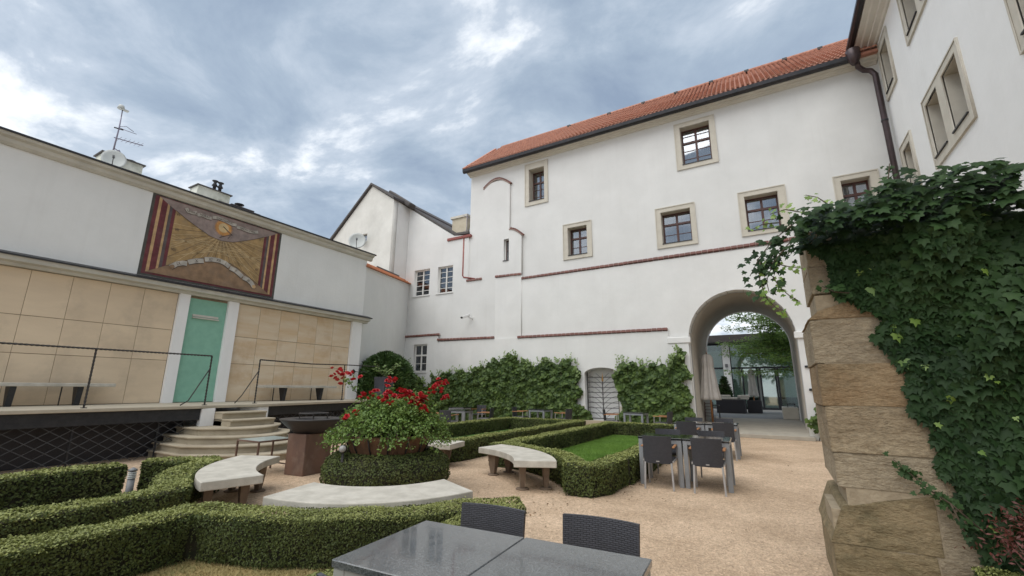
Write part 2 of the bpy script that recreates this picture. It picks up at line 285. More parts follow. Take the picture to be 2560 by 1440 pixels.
# ------------------------------------------------------------------ object helpers
ROOTLOC = {}
def root_of(o):
    while o.parent: o = o.parent
    return o
def thing(name, label, cat, loc=(0, 0, 0), rz=0.0, group=None, kind=None):
    o = bpy.data.objects.new(name, None); COL.objects.link(o); o.empty_display_size = 0.1
    o.location = loc; o.rotation_euler = (0, 0, rz); o['label'] = label; o['category'] = cat
    if group: o['group'] = group
    if kind: o['kind'] = kind
    return o
class MB:
    """collects shapes; world or local coordinates as the caller likes"""
    def __init__(s): s.v = []; s.f = []; s.sm = []; s.uv = None
    def add(s, vs, fs, smooth=False):
        k = len(s.v); s.v += [tuple(v) for v in vs]; s.f += [tuple(i + k for i in f) for f in fs]; s.sm += [smooth] * len(fs); return s
    def box(s, x0, x1, y0, y1, z0, z1):
        return s.add([(x0, y0, z0), (x1, y0, z0), (x1, y1, z0), (x0, y1, z0), (x0, y0, z1), (x1, y0, z1), (x1, y1, z1), (x0, y1, z1)],
                     [(0, 3, 2, 1), (4, 5, 6, 7), (0, 1, 5, 4), (1, 2, 6, 5), (2, 3, 7, 6), (3, 0, 4, 7)])
    def beam(s, a, b, wd, ht=None, up=(0, 0, 1)):
        a, b = Vector(a), Vector(b); ht = ht or wd; d = (b - a).normalized(); up = Vector(up)
        if abs(d.dot(up)) > .98: up = Vector((0, 1, 0)) if abs(d.y) < .9 else Vector((1, 0, 0))
        x = d.cross(up).normalized() * wd / 2; y = x.cross(d).normalized() * ht / 2
        vs = [p + q for p in (a, b) for q in (-x - y, x - y, x + y, -x + y)]
        return s.add(vs, [(0, 3, 2, 1), (4, 5, 6, 7), (0, 1, 5, 4), (1, 2, 6, 5), (2, 3, 7, 6), (3, 0, 4, 7)])
    def tube(s, pts, r, n=8, caps=True, r2=None):
        pts = [Vector(p) for p in pts]; vs = []; L = len(pts)
        for i, p in enumerate(pts):
            d = (pts[min(i + 1, L - 1)] - pts[max(i - 1, 0)]).normalized()
            a = d.cross(Vector((0, 0, 1)) if abs(d.z) < .95 else Vector((1, 0, 0))).normalized(); b = d.cross(a)
            q = r if r2 is None else r + (r2 - r) * i / (L - 1)
            for k in range(n):
                t = 2 * math.pi * k / n; vs.append(p + a * math.cos(t) * q + b * math.sin(t) * q)
        fs = [(i * n + k, i * n + (k + 1) % n, (i + 1) * n + (k + 1) % n, (i + 1) * n + k) for i in range(L - 1) for k in range(n)]
        if caps: fs += [tuple(range(n))[::-1], tuple((L - 1) * n + k for k in range(n))]
        return s.add(vs, fs, True)
    def lathe(s, prof, c=(0, 0, 0), n=24, fn=None):
        vs = []; L = len(prof)
        for (r, z) in prof:
            for k in range(n):
                t = 2 * math.pi * k / n; q = r * (fn(t, z) if fn else 1); vs.append((c[0] + q * math.cos(t), c[1] + q * math.sin(t), c[2] + z))
        fs = [(i * n + k, i * n + (k + 1) % n, (i + 1) * n + (k + 1) % n, (i + 1) * n + k) for i in range(L - 1) for k in range(n)]
        fs += [tuple(range(n))[::-1], tuple((L - 1) * n + k for k in range(n))]
        return s.add(vs, fs, True)
    def prism(s, poly, z0, z1):
        n = len(poly); vs = [(x, y, z0) for x, y in poly] + [(x, y, z1) for x, y in poly]
        a = sum(poly[i][0] * poly[(i + 1) % n][1] - poly[(i + 1) % n][0] * poly[i][1] for i in range(n))
        fs = [(i, (i + 1) % n, n + (i + 1) % n, n + i) for i in range(n)] + [tuple(range(n))[::-1], tuple(range(n, 2 * n))]
        if a < 0: fs = [f[::-1] for f in fs]
        return s.add(vs, fs)
    def extr(s, pts, axis, a0, a1):
        """closed profile (2D) pushed along an axis: 'x': pts=(y,z); 'y': pts=(x,z)"""
        n = len(pts)
        mk = (lambda p, a: (a, p[0], p[1])) if axis == 'x' else (lambda p, a: (p[0], a, p[1]))
        vs = [mk(p, a0) for p in pts] + [mk(p, a1) for p in pts]
        return s.add(vs, [(i, (i + 1) % n, n + (i + 1) % n, n + i) for i in range(n)] + [tuple(range(n))[::-1], tuple(range(n, 2 * n))])
def link(name, me, parent=None, m=None, label=None, kind=None):
    o = bpy.data.objects.new(name, me); COL.objects.link(o)
    if parent: o.parent = parent
    if label: o['label'] = label
    if kind: o['kind'] = kind
    return o
def build(mb, name, m, parent=None, label=None, kind=None, world=True, bevel=0, autosmooth=40, recalc=True, seg=1):
    me = bpy.data.meshes.new(name)
    off = Vector((0, 0, 0))
    if world and parent: off = root_of(parent).location
    me.from_pydata([(v[0] - off[0], v[1] - off[1], v[2] - off[2]) for v in mb.v], [], mb.f)
    for p, q in zip(me.polygons, mb.sm): p.use_smooth = q
    if recalc or bevel:
        b = bmesh.new(); b.from_mesh(me)
        if bevel:
            ed = [e_ for e_ in b.edges if len(e_.link_faces) == 2 and e_.calc_face_angle(0) > 0.6]
            bmesh.ops.bevel(b, geom=ed, offset=bevel, segments=seg, affect='EDGES', profile=.5)
        bmesh.ops.recalc_face_normals(b, faces=b.faces); b.to_mesh(me); b.free()
    me.materials.append(m)
    return link(name, me, parent, None, label, kind)
def sething(o, label, cat, group=None, kind=None):
    o['label'] = label; o['category'] = cat
    if group: o['group'] = group
    if kind: o['kind'] = kind
    return o
def struct(o):
    o['kind'] = 'structure'; return o
def wallmesh(name, outer, holes, mtx, thick, m, parent=None, kind=None, label=None):
    """flat wall with openings, from a filled 2D curve, given thickness; mtx maps (u, v, 0) to the world, +w is away from the viewer"""
    cu = bpy.data.curves.new(name, 'CURVE'); cu.dimensions = '2D'; cu.fill_mode = 'BOTH'; cu.extrude = thick / 2
    for poly in [outer] + holes:
        sp = cu.splines.new('POLY'); sp.points.add(len(poly) - 1); sp.use_cyclic_u = True
        for p, q in zip(sp.points, poly): p.co = (q[0], q[1], 0, 1)
    tmp = bpy.data.objects.new('tmp', cu); COL.objects.link(tmp)
    dg = bpy.context.evaluated_depsgraph_get(); dg.update()
    me = bpy.data.meshes.new_from_object(tmp.evaluated_get(dg)); bpy.data.objects.remove(tmp)
    me.name = name
    off = root_of(parent).location if parent else Vector((0, 0, 0))
    me.transform(Matrix.Translation(-off) @ mtx @ Matrix.Translation((0, 0, thick / 2)))
    me.materials.clear(); me.materials.append(m)
    b = bmesh.new(); b.from_mesh(me); bmesh.ops.remove_doubles(b, verts=b.verts, dist=1e-5); bmesh.ops.recalc_face_normals(b, faces=b.faces); b.to_mesh(me); b.free()
    return link(name, me, parent, None, label, kind)
def mtx_front(y):      # u=x, v=z, thickness runs to +y
    return Matrix(((1, 0, 0, 0), (0, 0, 1, y), (0, 1, 0, 0), (0, 0, 0, 1)))
def mtx_side(x, s=-1):  # u=y, v=z, thickness runs to s*x
    return Matrix(((0, 0, s, x), (1, 0, 0, 0), (0, 1, 0, 0), (0, 0, 0, 1)))
def rect(x0, x1, z0, z1): return [(x0, z0), (x1, z0), (x1, z1), (x0, z1)]
def arch(x0, x1, z0, zs, rise=None, n=20):
    r = (x1 - x0) / 2; rise = rise or r; c = (x0 + x1) / 2
    return [(x0, z0), (x1, z0)] + [(c + r * math.cos(math.pi * i / n), zs + rise * math.sin(math.pi * i / n)) for i in range(n + 1)]
def npmesh(name, V, Fq, m, parent=None, label=None, kind=None, smooth=False):
    """numpy mesh: V (n,3), Fq (k,c)"""
    me = bpy.data.meshes.new(name)
    if parent: V = V - np.array(root_of(parent).location)
    k, c = Fq.shape
    me.vertices.add(len(V)); me.vertices.foreach_set('co', V.astype(np.float32).ravel())
    me.loops.add(k * c); me.loops.foreach_set('vertex_index', Fq.astype(np.int32).ravel())
    me.polygons.add(k); me.polygons.foreach_set('loop_start', np.arange(0, k * c, c, dtype=np.int32))
    me.update(calc_edges=True); me.materials.append(m)
    return link(name, me, parent, None, label, kind)
def leafquads(P, Nn, size, aspect=0.6, jit=0.6, fold=0.25):
    n = len(P); Nn = Nn + rng.normal(0, jit, (n, 3)); Nn /= np.linalg.norm(Nn, axis=1)[:, None] + 1e-9
    a = rng.normal(0, 1, (n, 3)); t = np.cross(Nn, a); t /= np.linalg.norm(t, axis=1)[:, None] + 1e-9; b = np.cross(Nn, t)
    s = (np.ones(n) * size * rng.uniform(0.65, 1.25, n))[:, None]
    V = np.stack([P - t * s * .5, P + b * s * aspect * .5 - t * s * .05 + Nn * s * fold * .3, P + t * s * .5, P - b * s * aspect * .5 - t * s * .05 + Nn * s * fold * .3], 1).reshape(-1, 3)
    return V, np.arange(n * 4).reshape(-1, 4)
def leaves(name, P, Nn, size, m, parent=None, kind=None, **k):
    V, Fq = leafquads(np.asarray(P, float), np.asarray(Nn, float), size, **k)
    return npmesh(name, V, Fq, m, parent, kind=kind)
def ptext(body, size, m, parent, y, z, x, rot=0, squeeze=1.0, name='lettering'):
    fc = bpy.data.curves.new('t', 'FONT'); fc.body = body; fc.size = size; fc.align_x = 'CENTER'; fc.align_y = 'CENTER'
    o = bpy.data.objects.new('tmp', fc); COL.objects.link(o); dg = bpy.context.evaluated_depsgraph_get(); dg.update()
    me = bpy.data.meshes.new_from_object(o.evaluated_get(dg)); bpy.data.objects.remove(o)
    off = root_of(parent).location
    me.transform(Matrix.Translation((x - off.x, y - off.y, z - off.z)) @ Matrix(((0, 0, 1, 0), (1, 0, 0, 0), (0, 1, 0, 0), (0, 0, 0, 1))) @ Matrix.Rotation(rot, 4, 'Z') @ Matrix.Diagonal((squeeze, 1, 1, 1)))
    me.materials.clear(); me.materials.append(m)
    return link(name, me, parent)
def in_poly(px, py, poly):
    poly = np.asarray(poly); inside = np.zeros(len(px), bool); n = len(poly); j = n - 1
    for i in range(n):
        xi, yi = poly[i]; xj, yj = poly[j]
        c = ((yi > py) != (yj > py)) & (px < (xj - xi) * (py - yi) / (yj - yi + 1e-12) + xi)
        inside ^= c; j = i
    return inside
# ================================================================== GROUND
g = MB(); g.add([(-90, -60, 0), (90, -60, 0), (90, 120, 0), (-90, 120, 0)], [(0, 1, 2, 3)])
struct(build(g, 'ground', GRAVEL, recalc=False))

# ================================================================== WHITE MAIN BUILDING (faces -y)
YB = 17.5
B = thing('main_building', 'long white rendered building with red tiled roof, arched passage and brown windows', 'building', (-4, YB, 0))
WIN = [  # stone surround outer, opening
    ((-9.49, -8.24, 10.14, 12.36), (-9.27, -8.44, 10.36, 12.05), 'narrow'),
    ((-2.43, -0.88, 10.21, 12.30), (-2.21, -1.09, 10.42, 12.10), 'wide'),
    ((-7.52, -6.15, 7.15, 8.83), (-7.29, -6.38, 7.33, 8.64), 'wide'),
    ((-3.42, -1.89, 7.03, 8.75), (-3.21, -2.08, 7.21, 8.55), 'wide'),
    ((-0.39, 1.15, 7.03, 8.77), (-0.18, 0.90, 7.21, 8.57), 'wide'),
    ((2.53, 3.77, 7.02, 8.69), (2.74, 3.53, 7.21, 8.50), 'wide')]
WING = [((-16.33, -15.24, 6.35, 7.80)), ((-14.69, -13.69, 6.34, 7.78)), ((-16.00, -15.10, 2.33, 3.73))]
holes = [rect(*o) for s, o, k in WIN] + [rect(-10.63, -10.31, 7.56, 8.65)]
archh = arch(-2.52, 0.88, -0.5, 3.32, 1.75)
gateh = arch(-6.62, -5.22, 0.34, 2.14, 0.24, 12)
wallmesh('upper_wall', rect(-12.75, 4.3, 0.0, 12.62), holes + [arch(-2.52, 0.88, 0.001, 3.32, 1.75), gateh], mtx_front(YB), 0.5, PL, B)
# lower wall, thicker, stepping back at the brick ledges
lowz = [(-9.62, 0.001), (4.295, 0.001), (4.295, 6.56), (-9.62, 6.50)]
wallmesh('lower_wall', lowz, [arch(-2.52, 0.88, 0.002, 3.32, 1.75), gateh], mtx_front(YB - 0.10), 0.10, PLL, B)
low2 = [(-11.02, 0.002), (-2.522, 0.002), (-2.522, 3.5), (-3.22, 3.5), (-3.22, 3.70), (-9.75, 3.74), (-9.75, 3.78), (-11.02, 3.78)]
wallmesh('base_wall', low2, [gateh], mtx_front(YB - 0.20), 0.10, PLL, B)
wallmesh('pilaster', rect(-11.02, -9.61, 3.78, 6.72), [], mtx_front(YB - 0.17), 0.17, PLL, B)
t1 = [(-11.87, 6.6), (-10.31, 6.6)] + [(-11.09 + .78 * math.cos(math.pi * i / 14) , 11.5 + (.36) * math.sin(math.pi * i / 14)) for i in range(15)]
wallmesh('pilaster', t1, [rect(-10.63, -10.31 - .001, 7.56, 8.65)], mtx_front(YB - 0.09), 0.09, PL, B)
t2 = [(-10.309, 6.6), (-9.62, 6.6), (-9.62, 8.70)] + [(-10.309 + .689 * math.sin(math.pi / 2 * i / 8), 8.68 + .42 * math.cos(math.pi / 2 * i / 8)) for i in range(7, -1, -1)]
wallmesh('pilaster', t2, [], mtx_front(YB - 0.13), 0.13, PL, B)
# pier of the arch: right pilaster and imposts
build(MB().box(-3.22, -2.523, YB - 0.16, YB - .101, 0, 3.22), 'pier', PLL, B)
build(MB().box(0.881, 1.27, YB - 0.16, YB - .101, 0, 3.22), 'pier', PLL, B)
build(MB().box(-3.26, -2.44, YB - 0.24, YB - .05, 3.22, 3.44), 'impost', PLL, B, bevel=.015)
build(MB().box(0.80, 1.31, YB - 0.24, YB - .05, 3.22, 3.44), 'impost', PLL, B, bevel=.015)
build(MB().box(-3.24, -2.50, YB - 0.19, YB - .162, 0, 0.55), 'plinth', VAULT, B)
build(MB().box(0.86, 1.29, YB - 0.19, YB - .162, 0, 0.5), 'plinth', PLG, B)
for a, b_ in ((-7.6, -6.63), (-5.21, -4.3)):
    build(MB().box(a, b_, YB - 0.225, YB - .202, 0, 0.88), 'plinth', TRIM, B)
# left wing in the same plane
wallmesh('wing_wall', [(-16.99, 0), (-12.751, 0), (-12.751, 9.25), (-13.69, 9.37), (-16.99, 11.6)], [rect(*o) for o in WING], mtx_front(YB - .09), 0.54, PL, B)
wallmesh('wing_wall', rect(-12.75, -11.022, 3.7, 6.78), [], mtx_front(YB - .0899), 0.0898, PL, B)
wallmesh('wing_base_wall', [(-16.72, 0.001), (-11.021, 0.001), (-11.021, 3.80), (-14.42, 3.80), (-14.42, 4.12), (-16.72, 4.12)], [rect(-16.00, -15.10, 2.33, 3.73)], mtx_front(YB - 0.18), 0.0899, PLL, B)
wallmesh('rear_wall', rect(-12.7, 4.2, 0.01, 12.6), [arch(-2.521, 0.881, 0.02, 3.321, 1.751, 28)], mtx_front(YB + 5.03), .3, PLC, B)
# body behind the facade
build(MB().box(-12.75, -12.35, YB + .5, 24.5, 0, 12.6).box(-16.95, -12.76, YB + 4.0, YB + 4.2, 0, 9.0), 'side_wall', PL, B)

# brick ledges: every brick a part
def brickmesh():
    b = MB().box(-.0, .185, -.06, 0.06, 0, .10); me = bpy.data.meshes.new('brick'); me.from_pydata(b.v, [], b.f); me.materials.append(BRICK)
    q = bmesh.new(); q.from_mesh(me); bmesh.ops.bevel(q, geom=list(q.edges), offset=.008, segments=1, affect='EDGES'); bmesh.ops.recalc_face_normals(q, faces=q.faces); q.to_mesh(me); q.free(); return me
BME = brickmesh()
def ledge(x0, z0, x1, z1, y, step=.2):
    n = max(1, round(math.hypot(x1 - x0, z1 - z0) / step)); a = math.atan2(z1 - z0, x1 - x0)
    build(MB().beam((x0, y + .01, z0 + .05), (x1, y + .01, z1 + .05), .09, .085), 'mortar_bed', MORTAR, B)
    for i in range(n):
        t = i / n; o = bpy.data.objects.new('brick', BME); COL.objects.link(o); o.parent = B
        o.location = Vector((x0 + (x1 - x0) * t + .006, y + random.uniform(-.006, .006), z0 + (z1 - z0) * t + random.uniform(-.004, .004))) - B.location
        o.rotation_euler = (R(-12 + random.uniform(-2, 2)), -a, 0); o.scale = (math.hypot(x1 - x0, z1 - z0) / n / .2 * .98, 1, 1)
ledge(-9.64, 6.50, 4.25, 6.66, YB - .10)
ledge(-9.77, 3.75, -3.22, 3.72, YB - .20)
ledge(-14.45, 3.86, -11.02, 3.80, YB - .18)
ledge(-16.72, 4.13, -14.32, 4.13, YB - .18)
ledge(-11.04, 6.74, -9.60, 6.70, YB - .17)
ledge(-12.80, 6.76, -11.86, 6.76, YB - .09)
def arcledge(pts, y):
    L = [0]
    for p, q in zip(pts, pts[1:]): L.append(L[-1] + math.dist(p, q))
    n = round(L[-1] / .11)
    build(MB().tube([(p[0], y, p[1]) for p in pts], .05, 6), 'mortar_bed', MORTAR, B)
    for i in range(n):
        s = L[-1] * (i + .5) / n; j = max(k for k in range(len(L)) if L[k] <= s); j = min(j, len(pts) - 2)
        t = (s - L[j]) / (L[j + 1] - L[j]); p, q = pts[j], pts[j + 1]
        o = bpy.data.objects.new('brick', BME); COL.objects.link(o); o.parent = B
        o.location = Vector((p[0] + (q[0] - p[0]) * t, y, p[1] + (q[1] - p[1]) * t)) - B.location
        o.rotation_euler = (0, -math.atan2(q[1] - p[1], q[0] - p[0]), 0); o.scale = (.56, .9, .8)
arcledge([(-11.87 - .02 + 1.6 * i / 12, 11.55 + .42 * math.sin(math.pi * min(1, .02 + i / 12 * .98)) - .0 * i) for i in range(13)], YB - .08)
arcledge([(-10.30 + .74 * i / 8, 9.10 - .42 * (1 - math.cos(math.pi / 2 * i / 8)) ) for i in range(9)], YB - .12)

# cornice, gutter
prof = [(YB + .02, 12.50), (YB - .05, 12.50), (YB - .08, 12.545), (YB - .19, 12.56), (YB - .21, 12.60), (YB - .33, 12.61), (YB - .36, 12.66), (YB - .36, 12.80), (YB + .02, 12.80)]
build(MB().extr(prof, 'x', -12.83, 4.28), 'cornice', COR, B)
gp = [(YB - .37, 12.62), (YB - .44, 12.56), (YB - .52, 12.56), (YB - .58, 12.62), (YB - .60, 12.76), (YB - .37, 12.76)]
build(MB().extr(gp, 'x', -12.92, 3.72), 'gutter', GUTTER, B)
# roof
Y0, Z0, Y1, Z1 = YB - .52, 12.77, 21.0, 16.16
SL = math.hypot(Y1 - Y0, Z1 - Z0); th = math.atan2(Z1 - Z0, Y1 - Y0)
rf = MB().add([(-12.85, Y0, Z0), (4.29, Y0, Z0), (4.29, Y1, Z1), (-13.45, Y1, Z1), (-13.45, 25.0, 12.9), (4.29, 25.0, 12.9), (-12.85, Y0, Z0 - .1), (4.29, Y0, Z0 - .1), (4.29, 25, 12.8), (-13.45, 25, 12.8)],
              [(0, 1, 2, 3), (3, 2, 5, 4), (6, 9, 8, 7), (0, 6, 7, 1), (0, 3, 4, 9, 6), (1, 7, 8, 5, 2), (4, 5, 8, 9)])
roof = build(rf, 'roof', TILE, B)
def tilemesh():
    m = MB(); n = 6; L = .46; vs = []
    for j, (s, r, h) in enumerate(((0, .060, .052), (L, .046, .022), (0, .046, .030))):
        for k in range(n + 1):
            t = math.pi * k / n; vs.append((-r * math.cos(t), s, h * 0 + r * .95 * math.sin(t) + ((.048 if j == 0 else .018) if j != 1 else -.004)))
    fs = [(k, k + 1, n + 1 + k + 1, n + 1 + k) for k in range(n)] + [(2 * (n + 1) + k, 2 * (n + 1) + k + 1, k + 1, k) for k in range(n)]
    m.add(vs, fs, True); me = bpy.data.meshes.new('roof_tile'); me.from_pydata(m.v, [], m.f); me.materials.append(TILE)
    for p in me.polygons[:n]: p.use_smooth = True
    return me
TM = tilemesh(); tiles = []
cols = 100; rows = 12
for c in range(cols):
    x = 4.19 - c * .172
    for r_ in range(rows):
        s = r_ * SL / rows
        if x < -12.80 - .6 * (s / SL): continue
        tiles.append((math.hypot(x, Y0 + s * math.cos(th)), x, s))
tiles.sort(); rest = MB()
RT = Matrix.Rotation(th, 4, 'X')
tv = [v.co.copy() for v in TM.vertices]; tf = [tuple(p.vertices) for p in TM.polygons]
for i, (d_, x, s) in enumerate(tiles):
    p = Vector((x, Y0 + s * math.cos(th) - .03, Z0 + s * math.sin(th) + .01)); jr = Matrix.Rotation(random.uniform(-.02, .02), 4, 'Z')
    if i < 300:
        o = bpy.data.objects.new('roof_tile', TM); COL.objects.link(o); o.parent = roof; o.matrix_local = Matrix.Translation(p - B.location) @ RT @ jr
    else:
        T = Matrix.Translation(p) @ RT @ jr; rest.add([T @ v for v in tv], tf, True)
build(rest, 'roof_tiles', TILE, roof, kind='stuff', recalc=False)
# ridge caps, snow brackets
for i in range(43):
    x = 4.0 - i * .405
    if x < -13.3: break
    o = build(MB().tube([(0, 0, 0), (.44, 0, .015)], .11, 8, r2=.095), 'ridge_tile', TILE, roof, world=False, recalc=False); o.location = Vector((x, Y1, Z1 + .02)) - B.location
for x in (-8.3, -6.0, -4.2, -2.6, -1.0, .5, 2.0, 3.3):
    p = Vector((x, Y0 + .88 * SL * math.cos(th), Z0 + .88 * SL * math.sin(th) + .10)); build(MB().box(p.x - .09, p.x + .09, p.y - .12, p.y + .1, p.z - .05, p.z + .05), 'vent_tile', ROOFDK, roof)
build(MB().beam((-12.9, Y0, Z0 + .05), (-13.5, Y1, Z1 + .05), .14, .10), 'verge', TILE, roof)
# downpipe of the corner
P_ = [(3.62, 16.97, 12.75), (3.66, 17.0, 12.52), (3.70, 17.1, 12.34), (3.85, 17.18, 12.2), (4.02, 17.2, 12.14), (4.12, 17.2, 11.95), (4.12, 17.2, 0.4)]
dp = thing('downpipe', 'dark brown drainpipe running down the corner from the gutter to the ground', 'downpipe', (4.12, 17.2, 0))
build(MB().tube(P_, .085, 10), 'pipe', PIPE, dp)
build(MB().lathe([(.1, -.22), (.2, .02), (.21, .30), (.16, .34)], (3.6, 16.95, 12.62), 14), 'hopper', PIPE, dp)
for z in (10.2, 7.4, 4.0): build(MB().lathe([(.1, -.03), (.1, .03)], (4.12, 17.2, z), 12), 'clamp', GUTTER, dp)

# windows of the main building
def window(o, parent, y, surround=None, wood=WOOD, rec=.30, cols=2, transom=.64, lower=2, upper=1, curtain='mid', bar=.055, glass=None):
    glass = glass or GLASS
    x0, x1, z0, z1 = o; yy = y + rec; fw = .07
    f = MB(); f.box(x0, x1, yy, yy + .07, z0, z0 + fw).box(x0, x1, yy, yy + .07, z1 - fw, z1).box(x0, x0 + fw, yy, yy + .07, z0 + fw, z1 - fw).box(x1 - fw, x1, yy, yy + .07, z0 + fw, z1 - fw)
    zt = z0 + (z1 - z0) * transom; xc = (x0 + x1) / 2
    if transom < 1: f.box(x0 + fw, x1 - fw, yy - .025, yy + .06, zt - .04, zt + .04)
    f.box(xc - bar * .75, xc + bar * .75, yy - .012, yy + .055, z0 + fw, (z1 if transom < 1 else z1) - fw)
    for (a, b_, k) in ((z0, zt, lower), (zt, z1, upper)):
        for i in range(1, k): 
            z = a + (b_ - a) * i / k; f.box(x0 + fw, x1 - fw, yy + .01, yy + .045, z - .014, z + .014)
    wdw = build(f, 'window', wood, parent)
    segs = [(x0 + fw, xc - bar * .7), (xc + bar * .7, x1 - fw)]
    for (a, b_) in segs:
        for (c, d_) in ((z0 + fw, zt - .04), (zt + .04, z1 - fw)):
            if d_ > c + .05: build(MB().box(a, b_, yy + .024, yy + .03, c, d_), 'pane', glass, wdw)
    if surround:
        a, b_, c, d_ = surround
        wallmesh('surround', rect(a, b_, c, d_), [rect(*o)], mtx_front(y - .03), .045, TRIM, wdw)
        wallmesh('surround_edge', rect(a, b_, c, d_), [rect(a + .035, b_ - .035, c + .035, d_ - .035)], mtx_front(y - .05), .0195, TRIM, wdw)
        build(MB().box(x0 + .005, x1 - .005, y - .05, yy, z0 - .02, z0 + .012), 'sill', GUTTER, wdw)
        rv = MB().box(x0 - .001, x0 + .012, y + .016, yy, z0, z1).box(x1 - .012, x1 + .001, y + .016, yy, z0, z1).box(x0, x1, y + .016, yy, z1 - .012, z1 + .001)
        build(rv, 'reveal', TRIM, wdw)
    else:
        build(MB().box(x0 - .06, x1 + .06, y - .05, yy, z0 - .05, z0), 'sill', PLL, wdw)
    build(MB().box(x0 - .3, x1 + .3, yy + .9, yy + .95, z0 - .3, z1 + .3).box(x0 - .32, x0 - .3, yy + .08, yy + .9, z0 - .3, z1 + .3).box(x1 + .3, x1 + .32, yy + .08, yy + .9, z0 - .3, z1 + .3).box(x0 - .3, x1 + .3, yy + .08, yy + .9, z1 + .3, z1 + .33), 'room', ROOM, wdw)
    def cur(a, b_):
        n = 18; vs = []; 
        for i in range(n + 1):
            x = a + (b_ - a) * i / n; dy = .03 * math.sin(i * 1.9)
            vs += [(x, yy + .16 + dy, z0 + .02), (x, yy + .16 + dy, z1)]
        build(MB().add(vs, [(2 * i, 2 * i + 2, 2 * i + 3, 2 * i + 1) for i in range(n)], True), 'curtain', CURT, wdw, recalc=False)
    if curtain == 'mid': cur(x0 + .05, x1 - .05)
    if curtain == 'sides': cur(x0 + .02, x0 + .33 * (x1 - x0)); cur(x1 - .33 * (x1 - x0), x1 - .02)
    return wdw
window(WIN[0][1], B, YB, WIN[0][0], rec=.42, curtain='sides', lower=3)
window(WIN[1][1], B, YB, WIN[1][0], curtain='mid', lower=3, upper=2)
window(WIN[2][1], B, YB, WIN[2][0], curtain='none', lower=2)
window(WIN[3][1], B, YB, WIN[3][0], curtain='sides', lower=2, upper=1)
window(WIN[4][1], B, YB, WIN[4][0], curtain='mid', lower=2, upper=1)
window(WIN[5][1], B, YB, WIN[5][0], curtain='mid', lower=1, upper=1)
sl = build(MB().box(-10.63, -10.32, YB + .16, YB + .2, 7.56, 7.62).box(-10.63, -10.32, YB + .16, YB + .2, 8.6, 8.65).box(-10.36, -10.32, YB + .16, YB + .2, 7.62, 8.6).box(-10.63, -10.59, YB + .16, YB + .2, 7.62, 8.6).box(-10.59, -10.36, YB + .16, YB + .2, 8.1, 8.13), 'window', WOOD, B, label='tall slit window beside the stepped buttress')
build(MB().box(-10.59, -10.36, YB + .18, YB + .185, 7.62, 8.6), 'pane', GLASS, sl)
build(MB().box(-10.7, -10.25, YB + .5, YB + .55, 7.5, 8.7), 'room', ROOM, sl)
build(MB().box(-10.66, -10.29, YB - .13, YB + .16, 7.53, 7.56), 'sill', GUTTER, sl)
for i, o in enumerate(WING):
    if i < 2: window(o, B, YB - .09, wood=WWHITE, rec=.14, transom=1.0, lower=5, curtain='sides', bar=.05, glass=GLASSD)
    else: window(o, B, YB - .18, wood=WWHITE, rec=.13, transom=.60, lower=2, upper=1, curtain='none', bar=.05, glass=GLASSD)
# gutter piece and red pipe of the wing
build(MB().box(-14.12, -12.6, YB - .16, YB + .05, 9.12, 9.27), 'gutter', COPPER, B, bevel=.02)
build(MB().tube([(-13.05, YB - .08, 9.15), (-13.05, YB - .08, 7.12), (-12.98, YB - .08, 7.02), (-12.30, YB - .08, 6.86)], .045, 8), 'downpipe', COPPER, B)
# wing roof edge
for a, b_ in (((-16.99, 11.64), (-13.69, 9.42)), ((-13.69, 9.40), (-12.76, 9.33))):
    build(MB().beam((a[0], YB + .9, a[1] + .03), (b_[0], YB + .9, b_[1] + .03), .10, 2.0, up=(0, 1, 0)) if False else MB().add(
        [(a[0], YB - .12, a[1]), (b_[0], YB - .12, b_[1]), (b_[0], YB - .12, b_[1] + .12), (a[0], YB - .12, a[1] + .12), (a[0], YB + 4.2, a[1]), (b_[0], YB + 4.2, b_[1]), (b_[0], YB + 4.2, b_[1] + .12), (a[0], YB + 4.2, a[1] + .12)],
        [(0, 1, 2, 3), (7, 6, 5, 4), (0, 4, 5, 1), (1, 5, 6, 2), (2, 6, 7, 3), (3, 7, 4, 0)]), 'roof_edge', ROOFDK, B)
# vaulted passage
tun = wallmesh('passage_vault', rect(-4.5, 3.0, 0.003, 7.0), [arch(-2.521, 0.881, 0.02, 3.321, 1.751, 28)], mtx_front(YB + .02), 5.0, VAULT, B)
wallmesh('vault_ring', [(-2.66, .02), (-2.5, .02)] + [(-0.82 - 1.66 * math.cos(math.pi * i / 28), 3.42 + 1.68 * math.sin(math.pi * i / 28)) for i in range(29)] + [(0.86, .02), (1.0, .02)] + [(-0.82 + 1.85 * math.cos(math.pi * i / 28), 3.42 + 1.88 * math.sin(math.pi * i / 28)) for i in range(29)], [], mtx_front(22.3), .3, PLC, B)
# iron gate with palm pattern
G_ = thing('iron_gate', 'black wrought iron gate with fanned palm leaf bars in the low arched niche', 'gate', (-5.92, YB + .05, .34))
build(MB().box(-6.62, -5.22, YB + .42, YB + .47, .30, 2.5), 'back_panel', PLC, G_)
yb = YB - .02
fr = MB()
for x in (-6.56, -5.28): fr.beam((x, yb, .36), (x, yb, 2.2), .04)
for z in (.40, 2.0): fr.beam((-6.56, yb, z), (-5.28, yb, z), .03)
build(fr, 'frame', IRON, G_)
build(MB().beam((-5.92, yb - .01, .38), (-5.92, yb - .01, 1.85), .03), 'stem', IRON, G_)
build(MB().lathe([(.001, 0), (.045, .10), (.02, .25), (.001, .42)], (-5.92, yb, 1.78), 10), 'gilded_spike', mat('gilding', (0.55, 0.33, 0.12), None, 0.4, 5, metal=.5), G_)
for i in range(8):
    z = .40 + i * .2; build(MB().beam((-6.56, yb, z), (-5.28, yb, z), .024), 'rail', IRON, G_)
